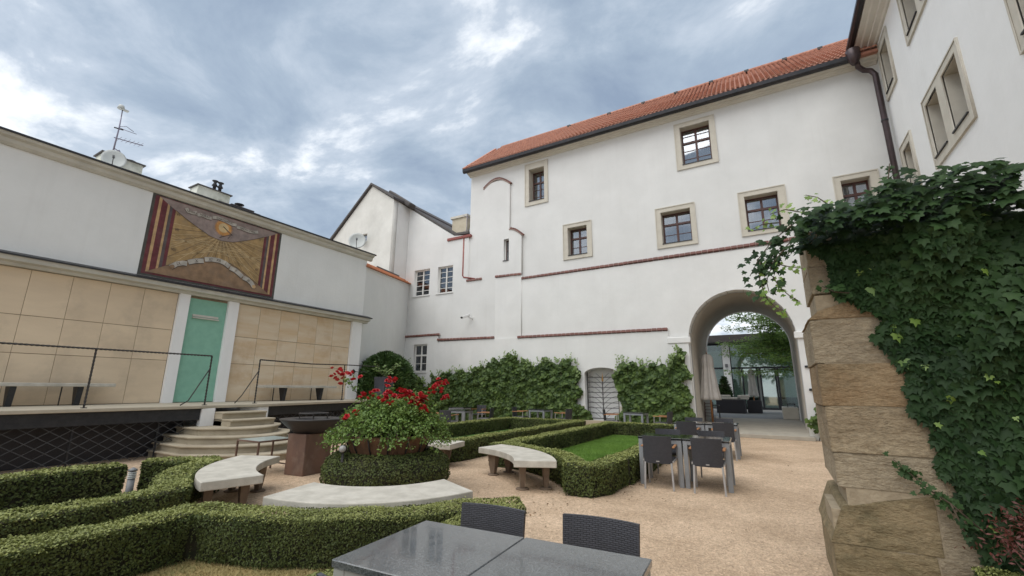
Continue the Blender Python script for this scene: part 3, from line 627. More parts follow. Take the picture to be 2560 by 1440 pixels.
for i in range(9):
    z0 = .30 + i * .2
    for s in (-1, 1):
        pts = [(-5.92 + s * .62 * math.sin(t * math.pi / 2), yb - .012, z0 + .02 + .30 * (1 - math.cos(t * math.pi / 2)) * 1.0 - .0) if False else (-5.92 + s * .62 * (.72 * t + .28 * (1 - math.cos(t * math.pi / 2))), yb - .012, z0 + .36 * math.sin(t * math.pi / 2)) for t in [k / 8 for k in range(9)]]
        pts = [p for p in pts if p[2] < 2.1 + .2 * (1 - abs(p[0] + 5.92) / .7) and p[2] > .38]
        if len(pts) < 3: continue
        build(MB().tube(pts, .008, 5), 'palm_bar', IRON, G_)
build(MB().box(-6.75, -5.10, YB - .55, YB + .42, 0.0, .335), 'doorstep', STEP, B)
# security camera
YB -= .09
cm = thing('security_camera', 'small white security camera bracketed on the blank white wall', 'camera', (-12.42, YB, 4.95))
bdy = build(MB().beam((-12.42, YB - .18, 5.02), (-12.62, YB - .52, 4.86), .13, .12), 'housing', CAMW, cm, bevel=.02)
build(MB().beam((-12.60, YB - .49, 4.875), (-12.645, YB - .565, 4.838), .10, .09), 'lens', IRON, cm)
build(MB().tube([(-12.35, YB - .0, 4.85), (-12.38, YB - .12, 4.85), (-12.46, YB - .26, 4.93)], .025, 8), 'bracket', CAMW, cm)
YB += .09
# shutter stays beside the arch
for z, x in ((2.29, .97), (1.56, 1.0)):
    t_ = sething(build(MB().box(x, x + .36, YB - .22, YB - .162, z - .035, z + .035), 'iron_stay', DARKMET, bevel=.008), '%s flat iron bar fixed across the white pier right of the arch' % ('upper' if z > 2 else 'lower'), 'iron bar', 'iron bars on the pier')
# main chimney behind the roof gap
ch = thing('rooftop_chimney', 'cream brick chimney rising behind the low roof left of the tall building', 'chimney', (-14.2, 18.8, 9.2))
build(MB().box(-14.72, -13.7, 18.5, 19.2, 8.8, 10.85), 'stack', mat('cream_brick', (0.60, 0.54, 0.42), (0.50, 0.44, 0.33), .9, 3, stain=(.3, .26, .2)), ch)
build(MB().box(-14.80, -13.62, 18.42, 19.28, 10.85, 10.98), 'cap', COR, ch)
an = thing('rooftop_aerial', 'thin tangle of aerial rods beside the cream chimney', 'antenna', (-13.55, 18.3, 9.3))
build(MB().tube([(-13.55, 18.3, 9.3), (-13.55, 18.3, 10.9)], .018, 6), 'mast', ANT, an)
for a_, b_ in (((-13.85, 18.3, 10.9), (-13.2, 18.3, 10.5)), ((-13.8, 18.3, 9.9), (-13.3, 18.3, 9.95)), ((-14.1, 18.3, 9.6), (-13.3, 18.3, 9.65))): build(MB().beam(a_, b_, .016), 'crossbar', ANT, an)
build(MB().box(-14.1, -12.8, 18.2, 18.6, 9.35, 9.42), 'platform', ROOFDK, an)

# ================================================================== GABLE HOUSE
H_ = thing('gable_house', 'mottled white gable house with dark roof edge left of the tall building', 'building', (-19, 16.16, 0))
gab = [(-22.3, 3.0), (-17.0, 3.0), (-17.0, 11.68), (-17.39, 11.93), (-18.80, 12.90), (-22.3, 9.72)]
wallmesh('gable_wall', gab, [rect(-19.42, -18.9, 9.60, 10.04)], mtx_front(16.16), .35, PLG, H_)
build(MB().add([(-17.0, 16.5, 3), (-17.0, 17.6, 3), (-17.0, 17.6, 11.55), (-17.0, 16.5, 11.68), (-17.3, 16.5, 3), (-17.3, 17.6, 3), (-17.3, 17.6, 11.55), (-17.3, 16.5, 11.68)], [(0, 1, 2, 3), (7, 6, 5, 4), (0, 4, 5, 1), (1, 5, 6, 2), (2, 6, 7, 3), (3, 7, 4, 0)]), 'return_wall', PLL, H_)
for a, b_ in (((-22.5, 9.60), (-18.80, 12.94)), ((-18.80, 12.94), (-16.9, 11.66))):
    build(MB().add([(a[0], 16.02, a[1]), (b_[0], 16.02, b_[1]), (b_[0], 16.02, b_[1] + .13), (a[0], 16.02, a[1] + .13), (a[0], 24, a[1]), (b_[0], 24, b_[1]), (b_[0], 24, b_[1] + .13), (a[0], 24, a[1] + .13)],
          [(0, 1, 2, 3), (7, 6, 5, 4), (0, 4, 5, 1), (1, 5, 6, 2), (2, 6, 7, 3), (3, 7, 4, 0)]), 'roof', ROOFDK, H_)
build(MB().beam((-18.25, 17.1, 12.72), (-16.5, 17.1, 11.52), .5, .26), 'skylight_box', ROOFDK, H_, bevel=.05)
sh = build(MB().box(-19.42, -18.9, 16.3, 16.33, 9.6, 10.04), 'pane', GLASS, H_); build(MB().box(-19.5, -18.8, 16.46, 16.5, 9.5, 10.1), 'room', ROOM, H_)
build(MB().beam((-19.16, 16.1, 9.6), (-18.86, 15.7, 9.62), .03, .44, up=(0, 0, 1)), 'shutter', GUTTER, H_)
for x, z in ((-18.2, 9.0), (-17.6, 10.3)): pass

# ================================================================== TILED COPING WALL
K = thing('coping_wall', 'white garden wall topped with orange sloping tiles in the far left corner', 'wall', (-15.3, 14.8, 0))
A0, A1 = Vector((-14.02, 12.02, 0)), Vector((-16.75, 17.55, 0)); dd = (A1 - A0).normalized(); nn = Vector((-dd.y, dd.x, 0))   # nn: away from the court (-x side)
if nn.x > 0: nn = -nn
def zc_(t): return 6.40 + .70 * t
def P3(t, o, z): p = A0 + (A1 - A0) * t + nn * o; return (p.x, p.y, z)
build(MB().add([P3(0, 0, 0), P3(1, 0, 0), P3(1, 0, zc_(1)), P3(0, 0, zc_(0)), P3(0, .4, 0), P3(1, .4, 0), P3(1, .4, zc_(1)), P3(0, .4, zc_(0))], [(0, 1, 2, 3), (7, 6, 5, 4), (0, 4, 5, 1), (1, 5, 6, 2), (2, 6, 7, 3), (3, 7, 4, 0)]), 'wall_body', PLA, K)
cop = build(MB().add([P3(0, -.08, zc_(0)), P3(1, -.08, zc_(1)), P3(1, .5, zc_(1) + .36), P3(0, .5, zc_(0) + .36), P3(0, .5, zc_(0)), P3(1, .5, zc_(1))], [(0, 1, 2, 3), (3, 2, 5, 4), (0, 4, 5, 1), (0, 3, 4), (1, 5, 2)]), 'coping', TILE2, K)
for i in range(26):
    for j in range(3):
        t0, t1_ = (i + .04) / 26, (i + .97) / 26; o0, o1 = -.12 + j * .19, .12 + j * .19
        zf = lambda o, t: zc_(t) + (o + .08) * .62 + .03
        vs = [P3(t0, o0, zf(o0, t0) + .035), P3(t1_, o0, zf(o0, t1_) + .035), P3(t1_, o1, zf(o1, t1_)), P3(t0, o1, zf(o1, t0)), P3(t0, o0, zf(o0, t0) - .01), P3(t1_, o0, zf(o0, t1_) - .01)]
        build(MB().add(vs, [(0, 1, 2, 3), (4, 5, 1, 0), (0, 3, 4), (1, 5, 2)]), 'roof_tile', TILE2, cop)
build(MB().beam(P3(.42, .52, zc_(.42) + .40), P3(1, .52, zc_(1) + .40), .06, .12), 'flashing', GUTTER, K)

# ================================================================== SUNDIAL BUILDING (faces +x)
XA = -14.0; ZT = 1.09
S_ = thing('sundial_building', 'low white building with painted sundial, sandstone panels and a green door', 'building', (XA, 6, 0))
wallmesh('upper_wall', rect(-6, 12.08, 4.20, 6.75), [], mtx_side(XA), .4, PLA, S_)
wallmesh('lower_wall', rect(-6, 12.08, 0, 4.20), [], mtx_side(XA - .12), .4, PLA, S_)
build(MB().box(XA - 3.4, XA - .52, 11.7, 12.08, 0, 6.75).box(XA - 8, XA - .4, -6, 12.08, 6.7, 6.8), 'roof_slab', PLA, S_)
cpf = [(XA - .01, 6.66), (XA + .04, 6.66), (XA + .10, 6.72), (XA + .12, 6.80), (XA + .20, 6.84), (XA + .22, 6.90), (XA - .01, 6.90)]
build(MB().extr([(a, b_) for a, b_ in cpf], 'y', -6, 12.28), 'cornice', CORA, S_)
build(MB().extr([(XA - .3, 6.90), (XA + .25, 6.90), (XA + .25, 6.945), (XA - .3, 7.0)], 'y', -6, 12.34), 'flashing', DARKMET, S_)
mpf = [(XA - .11, 4.05), (XA + .05, 4.05), (XA + .08, 4.11), (XA + .20, 4.14), (XA + .22, 4.24), (XA - .11, 4.24)]
build(MB().extr(mpf, 'y', -6, 12.32), 'cornice', CORA, S_)
build(MB().extr([(XA - .1, 4.24), (XA + .26, 4.24), (XA + .26, 4.27), (XA + .0, 4.36), (XA - .1, 4.36)], 'y', -6, 12.38), 'flashing', DARKMET, S_)
# posts beside the door and at the end
build(MB().box(XA - .11, XA + .04, 5.67, 5.93, ZT, 4.05), 'post', PLC, S_)
build(MB().box(XA - .11, XA + .04, 6.97, 7.27, ZT, 4.05), 'post', PLC, S_)
build(MB().box(XA - .11, XA + .04, 11.60, 12.07, ZT, 4.05), 'post', PLC, S_)
dr = build(MB().box(XA - .11, XA - .05, 5.93, 6.965, ZT + .01, 3.98), 'door', GREEN, S_)
build(MB().box(XA - .05, XA - .02, 6.08, 6.76, 3.47, 3.53).box(XA - .05, XA + .0, 6.08, 6.78, 3.42, 3.45), 'door_handle', CORA, dr)
build(MB().box(XA - .05, XA - .03, 5.94, 6.955, ZT + .02, ZT + .16), 'kick_plate', GREEN, dr)
# sandstone panels, one part each
rows_ = [(ZT + .005, 2.20), (2.205, 3.02), (3.025, 4.04)]
ycols = [-6 + i * .7 for i in range(12)]
cl = [(2.79 - .7 * k, 2.79 - .7 * (k - 1)) for k in range(12, 0, -1)] + [(2.79, 3.49), (3.49, 4.19), (4.19, 4.89), (4.89, 5.66)]
crt = [(7.28, 8.0), (8.0, 8.7), (8.7, 9.39), (9.39, 10.1), (10.1, 10.8), (10.8, 11.59)]
for cs, mm in ((cl, SLAB), (crt, SLABW)):
    for (a, b_) in cs:
        for (c, d_) in rows_:
            o = build(MB().box(-.06, 0, a + .004, b_ - .004, c + .004, d_ - .004), 'stone_panel', mm, None, world=False, bevel=.003)
            o.parent = S_; o.location = (XA - .055 + random.uniform(0, .003) - S_.location.x, -S_.location.y, 0)
build(MB().box(XA - .12, XA - .062, -6, 11.59, ZT, 4.045), 'joint_backing', mat('joint_dark', (.26, .20, .135)), S_)

# mural
flat = lambda n, c: mat(n, tuple(x * 1.12 for x in c), tuple(x * .72 for x in c), .9, 4.5, 9, stain=tuple(x * .5 + .06 for x in c), stain_amt=.55, stain_scale=3.2)
MR = flat('paint_oxblood', (0.14, 0.036, 0.042)); MT = flat('paint_ochre_light', (0.50, 0.33, 0.17)); MD = flat('paint_slate', (0.105, 0.085, 0.085)); MO = flat('paint_ochre', (0.37, 0.25, 0.115))
MG = flat('paint_mauve_grey', (0.29, 0.23, 0.21)); MBR = flat('paint_brown', (0.27, 0.175, 0.105)); MW = flat('paint_scroll', (0.46, 0.43, 0.38)); MSUN = flat('paint_sun_rays', (0.60, 0.30, 0.10)); MSUNL = flat('paint_sun', (0.66, 0.50, 0.27)); MK = flat('paint_line', (0.10, 0.075, 0.06)); ML = flat('paint_pale_line', (0.58, 0.45, 0.26)); MGD = flat('paint_greenish_black', (0.075, 0.075, 0.065))
mu = build(MB().box(XA, XA + .004, 4.63, 8.33, 4.365, 6.655), 'painted_sundial', MGD, S_, label='painted sundial fresco with ochre dial, sun, scrolls and oxblood stripes')
def fl(name, poly, m, k):
    me = MB(); n = len(poly); x0 = XA + .004 + .0022 * k; me.add([(x0, p[0], p[1]) for p in poly], [tuple(range(n))])
    b = build(me, name, m, mu, recalc=False)
    if b.data.polygons[0].normal.x < 0: b.data.flip_normals()
    return b
fl('border', rect(4.70, 8.26, 4.42, 6.62), MR, 1)
fl('field', rect(4.79, 8.17, 4.47, 6.60), MR, 2)
for s, c in ((1, 0), (-1, 1)):
    q = lambda u, v: (u if s > 0 else 12.96 - u, v)
    def stripe(a, b_, m, k):
        f = lambda u, top: (6.60 - (u - 4.79) * .62) if top else (4.47 + (u - 4.79) * .62)
        fl('stripe', [q(a, f(a, 0)), q(b_, f(b_, 0)), q(b_, f(b_, 1)), q(a, f(a, 1))], m, k)
    stripe(4.79, 4.86, MT, 3); stripe(4.86, 5.00, MR, 3); stripe(5.00, 5.055, MT, 3); stripe(5.055, 5.13, MD, 3); stripe(5.13, 5.21, MR, 3)
top = [(4.79, 6.60), (5.0, 6.46), (5.21, 6.34), (5.5, 6.18), (5.81, 6.03), (6.15, 5.88), (6.48, 5.83), (6.81, 5.88), (7.15, 6.03), (7.46, 6.18), (7.75, 6.34), (7.96, 6.46), (8.17, 6.60)]
bot = [(4.79, 4.47), (5.0, 4.60), (5.21, 4.73), (5.5, 4.90), (5.8, 5.07), (6.12, 5.20), (6.48, 5.25), (6.84, 5.20), (7.16, 5.07), (7.46, 4.90), (7.75, 4.73), (7.96, 4.60), (8.17, 4.47)]
fl('dial_field', [p for p in bot[2:11]] + [p for p in top[2:11]][::-1], MO, 4)
fl('sky_panel', top[::-1], MG, 5)
fl('earth_panel', bot, MBR, 5)
def band(name, pts, wd, m, k):
    L = []; Rr = []
    for i, p in enumerate(pts):
        a = pts[max(i - 1, 0)]; b_ = pts[min(i + 1, len(pts) - 1)]; d_ = Vector((b_[0] - a[0], b_[1] - a[1])).normalized(); nx, ny = -d_.y * wd / 2, d_.x * wd / 2
        L.append((p[0] + nx, p[1] + ny)); Rr.append((p[0] - nx, p[1] - ny))
    me = MB(); x0 = XA + .004 + .0022 * k; n = len(pts); me.add([(x0, *p) for p in L] + [(x0, *p) for p in Rr], [(n + i, n + i + 1, i + 1, i) for i in range(n - 1)]); return build(me, name, m, mu, recalc=False)
# hour lines radiating from the foot of the gnomon, and pale declination lines
lim = []
for i in range(25):
    a = R(-86 + i * 7.2 - 0); dx, dy = math.sin(a), -math.cos(a); t = 0
    c = (6.48, 6.05); 
    while True:
        t += .02; u, v = c[0] + dx * t, c[1] + dy * t
        zb = np.interp(u, [p[0] for p in bot], [p[1] for p in bot]); 
        if u < 5.22 or u > 7.74 or v < zb + .03 or t > 3: break
    t0 = 0
    while t0 < t:
        u, v = c[0] + dx * t0, c[1] + dy * t0
        if v < np.interp(u, [p[0] for p in top], [p[1] for p in top]) - .01: break
        t0 += .02
    if t - t0 > .1: band('hour_line', [(c[0] + dx * t0, c[1] + dy * t0), (c[0] + dx * (t - .01), c[1] + dy * (t - .01))], .009, MK if i % 2 else ML, 6 + (i % 2) * .3)
for k_ in range(5):
    pts = [(5.23 + 2.5 * t, 5.42 + .10 * k_ + .45 * (abs(t - .5) * 2) ** 2 * (.5 - k_ * .42)) for t in [i / 16 for i in range(17)]]
    pts = [p for p in pts if p[1] > np.interp(p[0], [q[0] for q in bot], [q[1] for q in bot]) + .02 and p[1] < np.interp(p[0], [q[0] for q in top], [q[1] for q in top]) - .02]
    if len(pts) > 2: band('date_line', pts, .009, ML, 7)
for sx in (-1, 1):
    for k_ in range(4):
        a0 = (6.48 + sx * (1.2 - .25 * k_), 5.0 + .12 * k_); a1 = (6.48 - sx * (.2 + .2 * k_), 5.72)
        if a0[1] > np.interp(a0[0], [q[0] for q in bot], [q[1] for q in bot]): band('date_line', [a0, a1], .008, ML, 7.3)
band('panel_edge', top[2:11], .014, MK, 7.6); band('panel_edge', bot[2:11], .014, MK, 7.6)
def disc(name, c, r, m, k, n=32, ray=0): return fl(name, [(c[0] + (r if (i % 2 == 0 or not ray) else r * ray) * math.cos(2 * math.pi * i / n), c[1] + (r if (i % 2 == 0 or not ray) else r * ray) * math.sin(2 * math.pi * i / n)) for i in range(n)], m, k)
disc('sun_rays', (6.49, 6.24), .27, MSUN, 8, 64, .78); disc('sun_disc', (6.49, 6.24), .145, MSUNL, 9); 
# upper scroll and its motto
s1 = [(5.44, 6.50), (5.50, 6.42), (5.62, 6.42), (5.72, 6.45)]; s2 = [(5.74, 6.40), (5.85, 6.44), (6.0, 6.42), (6.12, 6.42)]; s3 = [(6.14, 6.47), (6.3, 6.50), (6.5, 6.48), (6.7, 6.44), (6.84, 6.45)]; s4 = [(6.86, 6.40), (7.0, 6.40), (7.2, 6.38), (7.36, 6.39), (7.52, 6.44)]
for i, s in enumerate((s1, s2, s3, s4)):
    band('scroll_shade', [(p[0], p[1] - .008) for p in s], .115, MK, 8.5 + .3 * (i % 2)); band('scroll', s, .095, MW, 9.4 + .3 * (i % 2))
for body, y, z, rt in (('UMBRA', 5.60, 6.43, .0), ('HORAS', 5.93, 6.43, -.04), ('SONAT QUOTA L', 6.49, 6.475, -.06), ('TERICMA UMBRA', 7.18, 6.39, .02)):
    ptext(body, .085, MK, mu, y, z, XA + .031, rt, {5: .95, 13: .74}[len(body)] if len(body) in (5, 13) else .8)
# lower scroll with hour numerals
P5 = [[(5.33, 4.72), (5.45, 4.84), (5.60, 4.91), (5.70, 4.91)], [(5.72, 4.96), (5.9, 5.05), (6.10, 5.10)], [(6.12, 5.15), (6.3, 5.20), (6.5, 5.215), (6.68, 5.18), (6.82, 5.10)], [(6.84, 5.07), (7.0, 5.03), (7.12, 4.96), (7.24, 4.88)], [(7.26, 4.86), (7.42, 4.82), (7.54, 4.74), (7.64, 4.62)]]
for i, s in enumerate(P5): band('scroll_shade', [(p[0], p[1] - .01) for p in s], .155, MK, 8.5 + .3 * (i % 2)); band('scroll', s, .13, MW, 9.4 + .3 * (i % 2))
for body, y, z, rt in (('IX', 5.50, 4.86, .5), ('X', 5.92, 5.05, .3), ('XI', 6.27, 5.18, .15), ('XII', 6.49, 5.21, 0), ('I', 6.70, 5.165, -.3), ('II', 7.02, 5.01, -.5), ('III', 7.44, 4.80, -.5)):
    ptext(body, .13, MK, mu, y, z, XA + .031, rt, .85, 'numeral')
for body, y, z in (('VI', 5.27, 6.24), ('VII', 5.31, 5.80), ('VIII', 5.32, 5.22), ('V', 7.62, 6.20), ('IIII', 7.64, 5.20)):
    ptext(body, .12, MK, mu, y, z, XA + .024, 0, .8, 'numeral')
disc('scroll_roll', (5.36, 4.74), .06, MBR, 11.5, 12); disc('scroll_roll', (7.63, 4.64), .06, MT, 11.5, 12)
build(MB().tube([(XA + .03, 6.48, 6.28), (XA + .30, 6.50, 6.08), (XA + .45, 6.55, 5.95)], .012, 6).tube([(XA + .02, 6.42, 5.92), (XA + .42, 6.55, 5.98), (XA + .02, 6.66, 5.96)], .009, 6), 'gnomon', IRON, mu)

# chimneys on the flat roof
def chimney(y0, y1, z1, x0, x1, nm, skew=.0):
    c = build(MB().add([(x0, y0 - .05, 6.8), (x0, y1 + .02, 6.8), (x0, y1, z1), (x0, y0 + .1, z1), (x1, y0 - .05, 6.8), (x1, y1 + .02, 6.8), (x1, y1, z1), (x1, y0 + .1, z1)], [(0, 1, 2, 3), (7, 6, 5, 4), (0, 4, 5, 1), (1, 5, 6, 2), (2, 6, 7, 3), (3, 7, 4, 0)]), 'chimney', CHM, S_, label=nm)
    build(MB().box(x1 - .04, x0 + .05, y0 + .04, y1 + .06, z1, z1 + .035), 'chimney_cap', ROOFDK, c); return c
c1 = chimney(4.12, 5.22, 8.52, -17.0, -17.6, 'weathered white chimney with a dish and aerial')
build(MB().lathe([(.10, 0), (.10, .06), (.14, .07), (.14, .11)], (-17.3, 4.98, 8.55), 12), 'flue', DARKMET, c1)
c2 = chimney(6.76, 7.94, 8.56, -17.0, -17.6, 'mossy white chimney with two cowled flues')
for y in (7.47, 7.66):
    build(MB().lathe([(.055, 0), (.055, .22), (.10, .26), (.05, .36), (.05, .40), (.105, .44), (.105, .46)], (-17.25, y, 8.58), 12), 'flue', DARKMET, c2)
c3 = build(MB().box(-17.8, -17.0, 7.62, 9.02, 6.8, 8.16), 'chimney', PLA, S_, label='low white roof box behind the mural'); build(MB().box(-17.85, -16.92, 7.55, 9.10, 8.16, 8.21), 'chimney_cap', ROOFDK, c3)
c4 = build(MB().box(-17.8, -17.1, 8.1, 8.85, 8.21, 8.28), 'upper_box', PLA, c3); build(MB().box(-17.85, -17.05, 8.05, 8.92, 8.28, 8.32), 'upper_cap', ROOFDK, c3)
build(MB().lathe([(.03, 0), (.03, .10), (.16, .14), (.17, .17), (.02, .19)], (-17.3, 8.45, 8.31), 14), 'cowl', DARKMET, c3)
def dish(name, label, c, r, aim, grp='satellite dishes'):
    t = thing(name, label, 'satellite dish', c, 0, grp); n = 28; rings = 5; vs = []; aim = Vector(aim).normalized(); Q = aim.to_track_quat('Z', 'Y').to_matrix()
    for side in (0, 1):
        for j in range(rings + 1):
            q = r * j / rings; h = .28 * r * (j / rings) ** 2 - side * .012
            for k in range(n): a = 2 * math.pi * k / n; vs.append(tuple(Vector(c) + Q @ Vector((q * math.cos(a), q * math.sin(a) * 1.08, h))))
    fs = []
    for side in (0, 1):
        b0 = side * (rings + 1) * n
        for j in range(rings):
            for k in range(n): f = (b0 + j * n + k, b0 + j * n + (k + 1) % n, b0 + (j + 1) * n + (k + 1) % n, b0 + (j + 1) * n + k); fs.append(f if side else f[::-1])
    for k in range(n): fs.append((rings * n + k, rings * n + (k + 1) % n, (2 * rings + 1) * n + (k + 1) % n, (2 * rings + 1) * n + k))
    build(MB().add(vs, fs, True), 'reflector', DISH, t)
    tip = Vector(c) + Q @ Vector((0, -r * .15, r * 1.0)); low = Vector(c) + Q @ Vector((0, -r * 1.0, .28 * r))
    build(MB().beam(low, tip, .02), 'arm', IRON, t); build(MB().beam(tip, tip + (Q @ Vector((0, .02, -.12))), .06), 'receiver', LAMP, t)
    build(MB().tube([Vector(c) - aim * .02, Vector(c) - aim * .15, Vector((c[0], c[1], c[2] - r * 1.25)) - aim * .15], .02, 6), 'mast', ANT, t)
    return t
dish('satellite_dish', 'large pale satellite dish in front of the left weathered chimney', (-16.9, 4.46, 8.33), .30, (1, -.35, .25))
dish('satellite_dish', 'grey satellite dish on the right end of the sundial building roof', (-14.35, 11.78, 7.46), .34, (.75, -.75, .25))
dish('satellite_dish', 'small white satellite dish half hidden behind the tall building edge', (-13.3, 18.9, 10.1), .4, (.3, -1, .3))
at = thing('tv_antenna', 'tall purple grey television mast on the left chimney', 'antenna', (-17.2, 4.47, 8.5))
build(MB().tube([(-17.2, 4.47, 8.4), (-17.2, 4.49, 9.55), (-17.2, 4.47, 10.25)], .025, 8, r2=.014), 'mast', ANT, at)
build(MB().beam((-17.2, 4.42, 9.19), (-17.2, 5.17, 9.29), .022), 'boom', ANT, at)
for k_ in range(6): build(MB().beam((-17.4, 4.55 + k_ * .11, 9.21 + k_ * .014), (-17.0, 4.55 + k_ * .11, 9.21 + k_ * .014), .008), 'element', ANT, at)
for zz, ln in ((9.58, .34), (9.62, .26)): build(MB().tube([(-17.2, 4.50, zz), (-17.2, 4.66, zz - .01 + .1 * (zz > 9.6)), (-17.2, 4.60 + ln, zz + .01)], .009, 6), 'loop', ANT, at)
build(MB().beam((-17.2, 4.37, 9.52), (-17.2, 4.6, 9.55), .03), 'clamp', IRON, at)
build(MB().beam((-17.2, 4.48, 8.85), (-17.2, 4.64, 8.78), .02).beam((-17.2, 4.60, 8.84), (-17.2, 4.70, 8.70), .03), 'bracket', ANT, at)
build(MB().lathe([(.10, 0), (.07, .12), (.01, .14)], (-17.2, 4.43, 10.22), 10).box(-17.24, -17.14, 4.45, 4.62, 10.2, 10.24), 'top_unit', DISH, at)

# ================================================================== RIGHT BUILDING (faces -x)
XC = 4.3
C_ = thing('right_building', 'tall white building on the right with deep stone framed windows', 'building', (XC, 8, 0))
CW = [((15.92, 17.12, 10.80, 12.76), [(16.12, 17.0, 11.02, 12.54)]), ((15.76, 16.96, 7.30, 9.00), [(15.98, 16.74, 7.5, 8.78)]),
      ((11.86, 14.46, 7.12, 9.08), [(12.08, 13.01, 7.38, 8.88), (13.40, 14.32, 7.38, 8.88)]), ((11.86, 14.50, 10.90, 12.76), [(12.08, 13.01, 11.12, 12.54), (13.40, 14.32, 11.12, 12.54)]),
      ((7.30, 9.86, 7.12, 9.08), [(7.52, 8.43, 7.38, 8.88), (8.80, 9.66, 7.38, 8.88)]), ((7.30, 9.86, 10.90, 12.76), [(7.52, 8.43, 11.12, 12.54), (8.80, 9.66, 11.12, 12.54)])]
wallmesh('wall', rect(-4, 18.1, 0, 13.35), [rect(*h) for s, hs in CW for h in hs], mtx_side(XC, 1), .5, PLC, C_)
for s, hs in CW:
    wd_ = wallmesh('window', rect(*s), [rect(*h) for h in hs], mtx_side(XC - .035, 1), .055, TRIM, C_)
    wallmesh('surround_edge', rect(*s), [rect(s[0] + .035, s[1] - .035, s[2] + .035, s[3] - .035)], mtx_side(XC - .055, 1), .0195, TRIM, wd_)
    for h in hs:
        y0, y1, z0, z1 = h
        build(MB().box(XC + .02, XC + .40, y0 - .001, y0 + .012, z0, z1).box(XC + .02, XC + .40, y1 - .012, y1 + .001, z0, z1).box(XC + .02, XC + .40, y0, y1, z1 - .012, z1 + .001), 'reveal', TRIM, wd_)
        build(MB().box(XC - .07, XC + .40, y0 + .004, y1 - .004, z0 - .02, z0 + .012), 'sill', GUTTER, wd_)
        fw = .07; ym = (y0 + y1) / 2; f = MB().box(XC + .40, XC + .46, y0, y0 + fw, z0, z1).box(XC + .40, XC + .46, y1 - fw, y1, z0, z1).box(XC + .40, XC + .46, y0 + fw, y1 - fw, z0, z0 + fw).box(XC + .40, XC + .46, y0 + fw, y1 - fw, z1 - fw, z1).box(XC + .39, XC + .47, ym - .05, ym + .05, z0 + fw, z1 - fw)
        build(f, 'frame', WOOD, wd_); build(MB().box(XC + .42, XC + .425, y0 + fw, y1 - fw, z0 + fw, z1 - fw), 'pane', GLASS, wd_); build(MB().box(XC + .8, XC + .85, y0 - .1, y1 + .1, z0 - .1, z1 + .1), 'room', ROOM, wd_)
ec = [(XC + .01, 12.98), (XC - .06, 12.98), (XC - .10, 13.03), (XC - .22, 13.06), (XC - .24, 13.12), (XC - .38, 13.15), (XC - .42, 13.20), (XC - .56, 13.24), (XC - .56, 13.34), (XC + .01, 13.34)]
build(MB().extr(ec, 'y', -4, 17.45), 'cornice', COR, C_)
build(MB().extr([(XC - .58, 13.27), (XC - .70, 13.25), (XC - .76, 13.32), (XC - .76, 13.42), (XC - .56, 13.42)], 'y', -4, 17.5), 'gutter', GUTTER, C_)
build(MB().extr([(XC - .70, 13.40), (XC + 6, 18.2), (XC + 6, 17.9), (XC - .5, 13.30)], 'y', -4, 17.6), 'roof', TILE, C_)
build(MB().box(XC + .5, XC + 6, -4, -3.7, 0, 13.3), 'end_wall', PLC, C_)
# ================================================================== TERRACE, STEPS, RAILINGS
T_ = thing('terrace', 'raised stone terrace with black beam and wire lattice under its edge', 'terrace', (-12.5, 6, 0))
edgeL = [(-11.55, -6), (-11.55, 5.50)]
edgeR = [(-11.62, 7.22), (-12.05, 8.6), (-12.45, 10.2), (-12.62, 11.6), (-12.55, 13.2), (-13.2, 15.5)]
build(MB().prism([(-14.05, -6), *edgeL, (-11.62, 5.84), (-11.62, 6.90), *edgeR, (-15.6, 15.5), (-14.0, 12.2)], ZT - .07, ZT), 'deck', DECK, T_, bevel=.008)
for a, b_ in ((( -11.70, -6), (-11.70, 5.54)),): 
    build(MB().beam((a[0], a[1], .89), (b_[0], b_[1], .89), .14, .25), 'edge_beam', DARKMET, T_)
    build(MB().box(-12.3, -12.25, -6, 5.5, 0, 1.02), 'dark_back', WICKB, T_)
eR = [(x - .16, y) for x, y in edgeR]
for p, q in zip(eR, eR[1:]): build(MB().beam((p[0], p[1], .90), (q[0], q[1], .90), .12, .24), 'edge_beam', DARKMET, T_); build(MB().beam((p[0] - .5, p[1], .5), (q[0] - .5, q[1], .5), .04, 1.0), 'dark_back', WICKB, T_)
LATT = mat('lattice_grey', (.075, .08, .085), (.05, .053, .058), .5, 8)
def lattice(p, q, zb=.02, zt=.76, st=.30):
    L = math.dist(p, q); d = ((q[0] - p[0]) / L, (q[1] - p[1]) / L); hh = zt - zb; run = 1.15
    pt = lambda s, z, o: (p[0] + d[0] * s + o, p[1] + d[1] * s, z)
    k = -run
    while k < L:
        for sgn, o in ((1, 0), (-1, .012)):
            s0, s1 = k, k + run; z0, z1 = (zb, zt) if sgn > 0 else (zt, zb)
            if s0 < 0: z0 = z0 + (z1 - z0) * (-s0) / run; s0_ = 0
            else: s0_ = s0
            if s1 > L: z1 = z0 + (z1 - z0) * (L - s0_) / (s1 - s0_); s1 = L
            if s1 - s0_ > .03: build(MB().beam(pt(s0_, z0, o), pt(s1, z1, o), .011), 'lattice_bar', LATT, T_, recalc=False)
        k += st
    for i in range(int(L / 1.4) + 1): build(MB().beam(pt(min(L, i * 1.4), zb, -.02), pt(min(L, i * 1.4), zt, -.02), .03), 'lattice_post', DARKMET, T_)
lattice((-11.72, -2.2), (-11.72, 5.54)); 
for p, q in zip(eR[:4], eR[1:4]): lattice(p, q)
build(MB().box(-11.75, -11.58, 5.55, 5.84, 0, ZT - .072), 'pier', PLC, T_, bevel=.006)
build(MB().prism([(-11.66, 6.95), (-11.66, 7.2), (-11.9, 7.2), (-12.1, 6.62), (-11.95, 6.62)], 0, ZT - .072), 'pier', PLC, T_, bevel=.006)
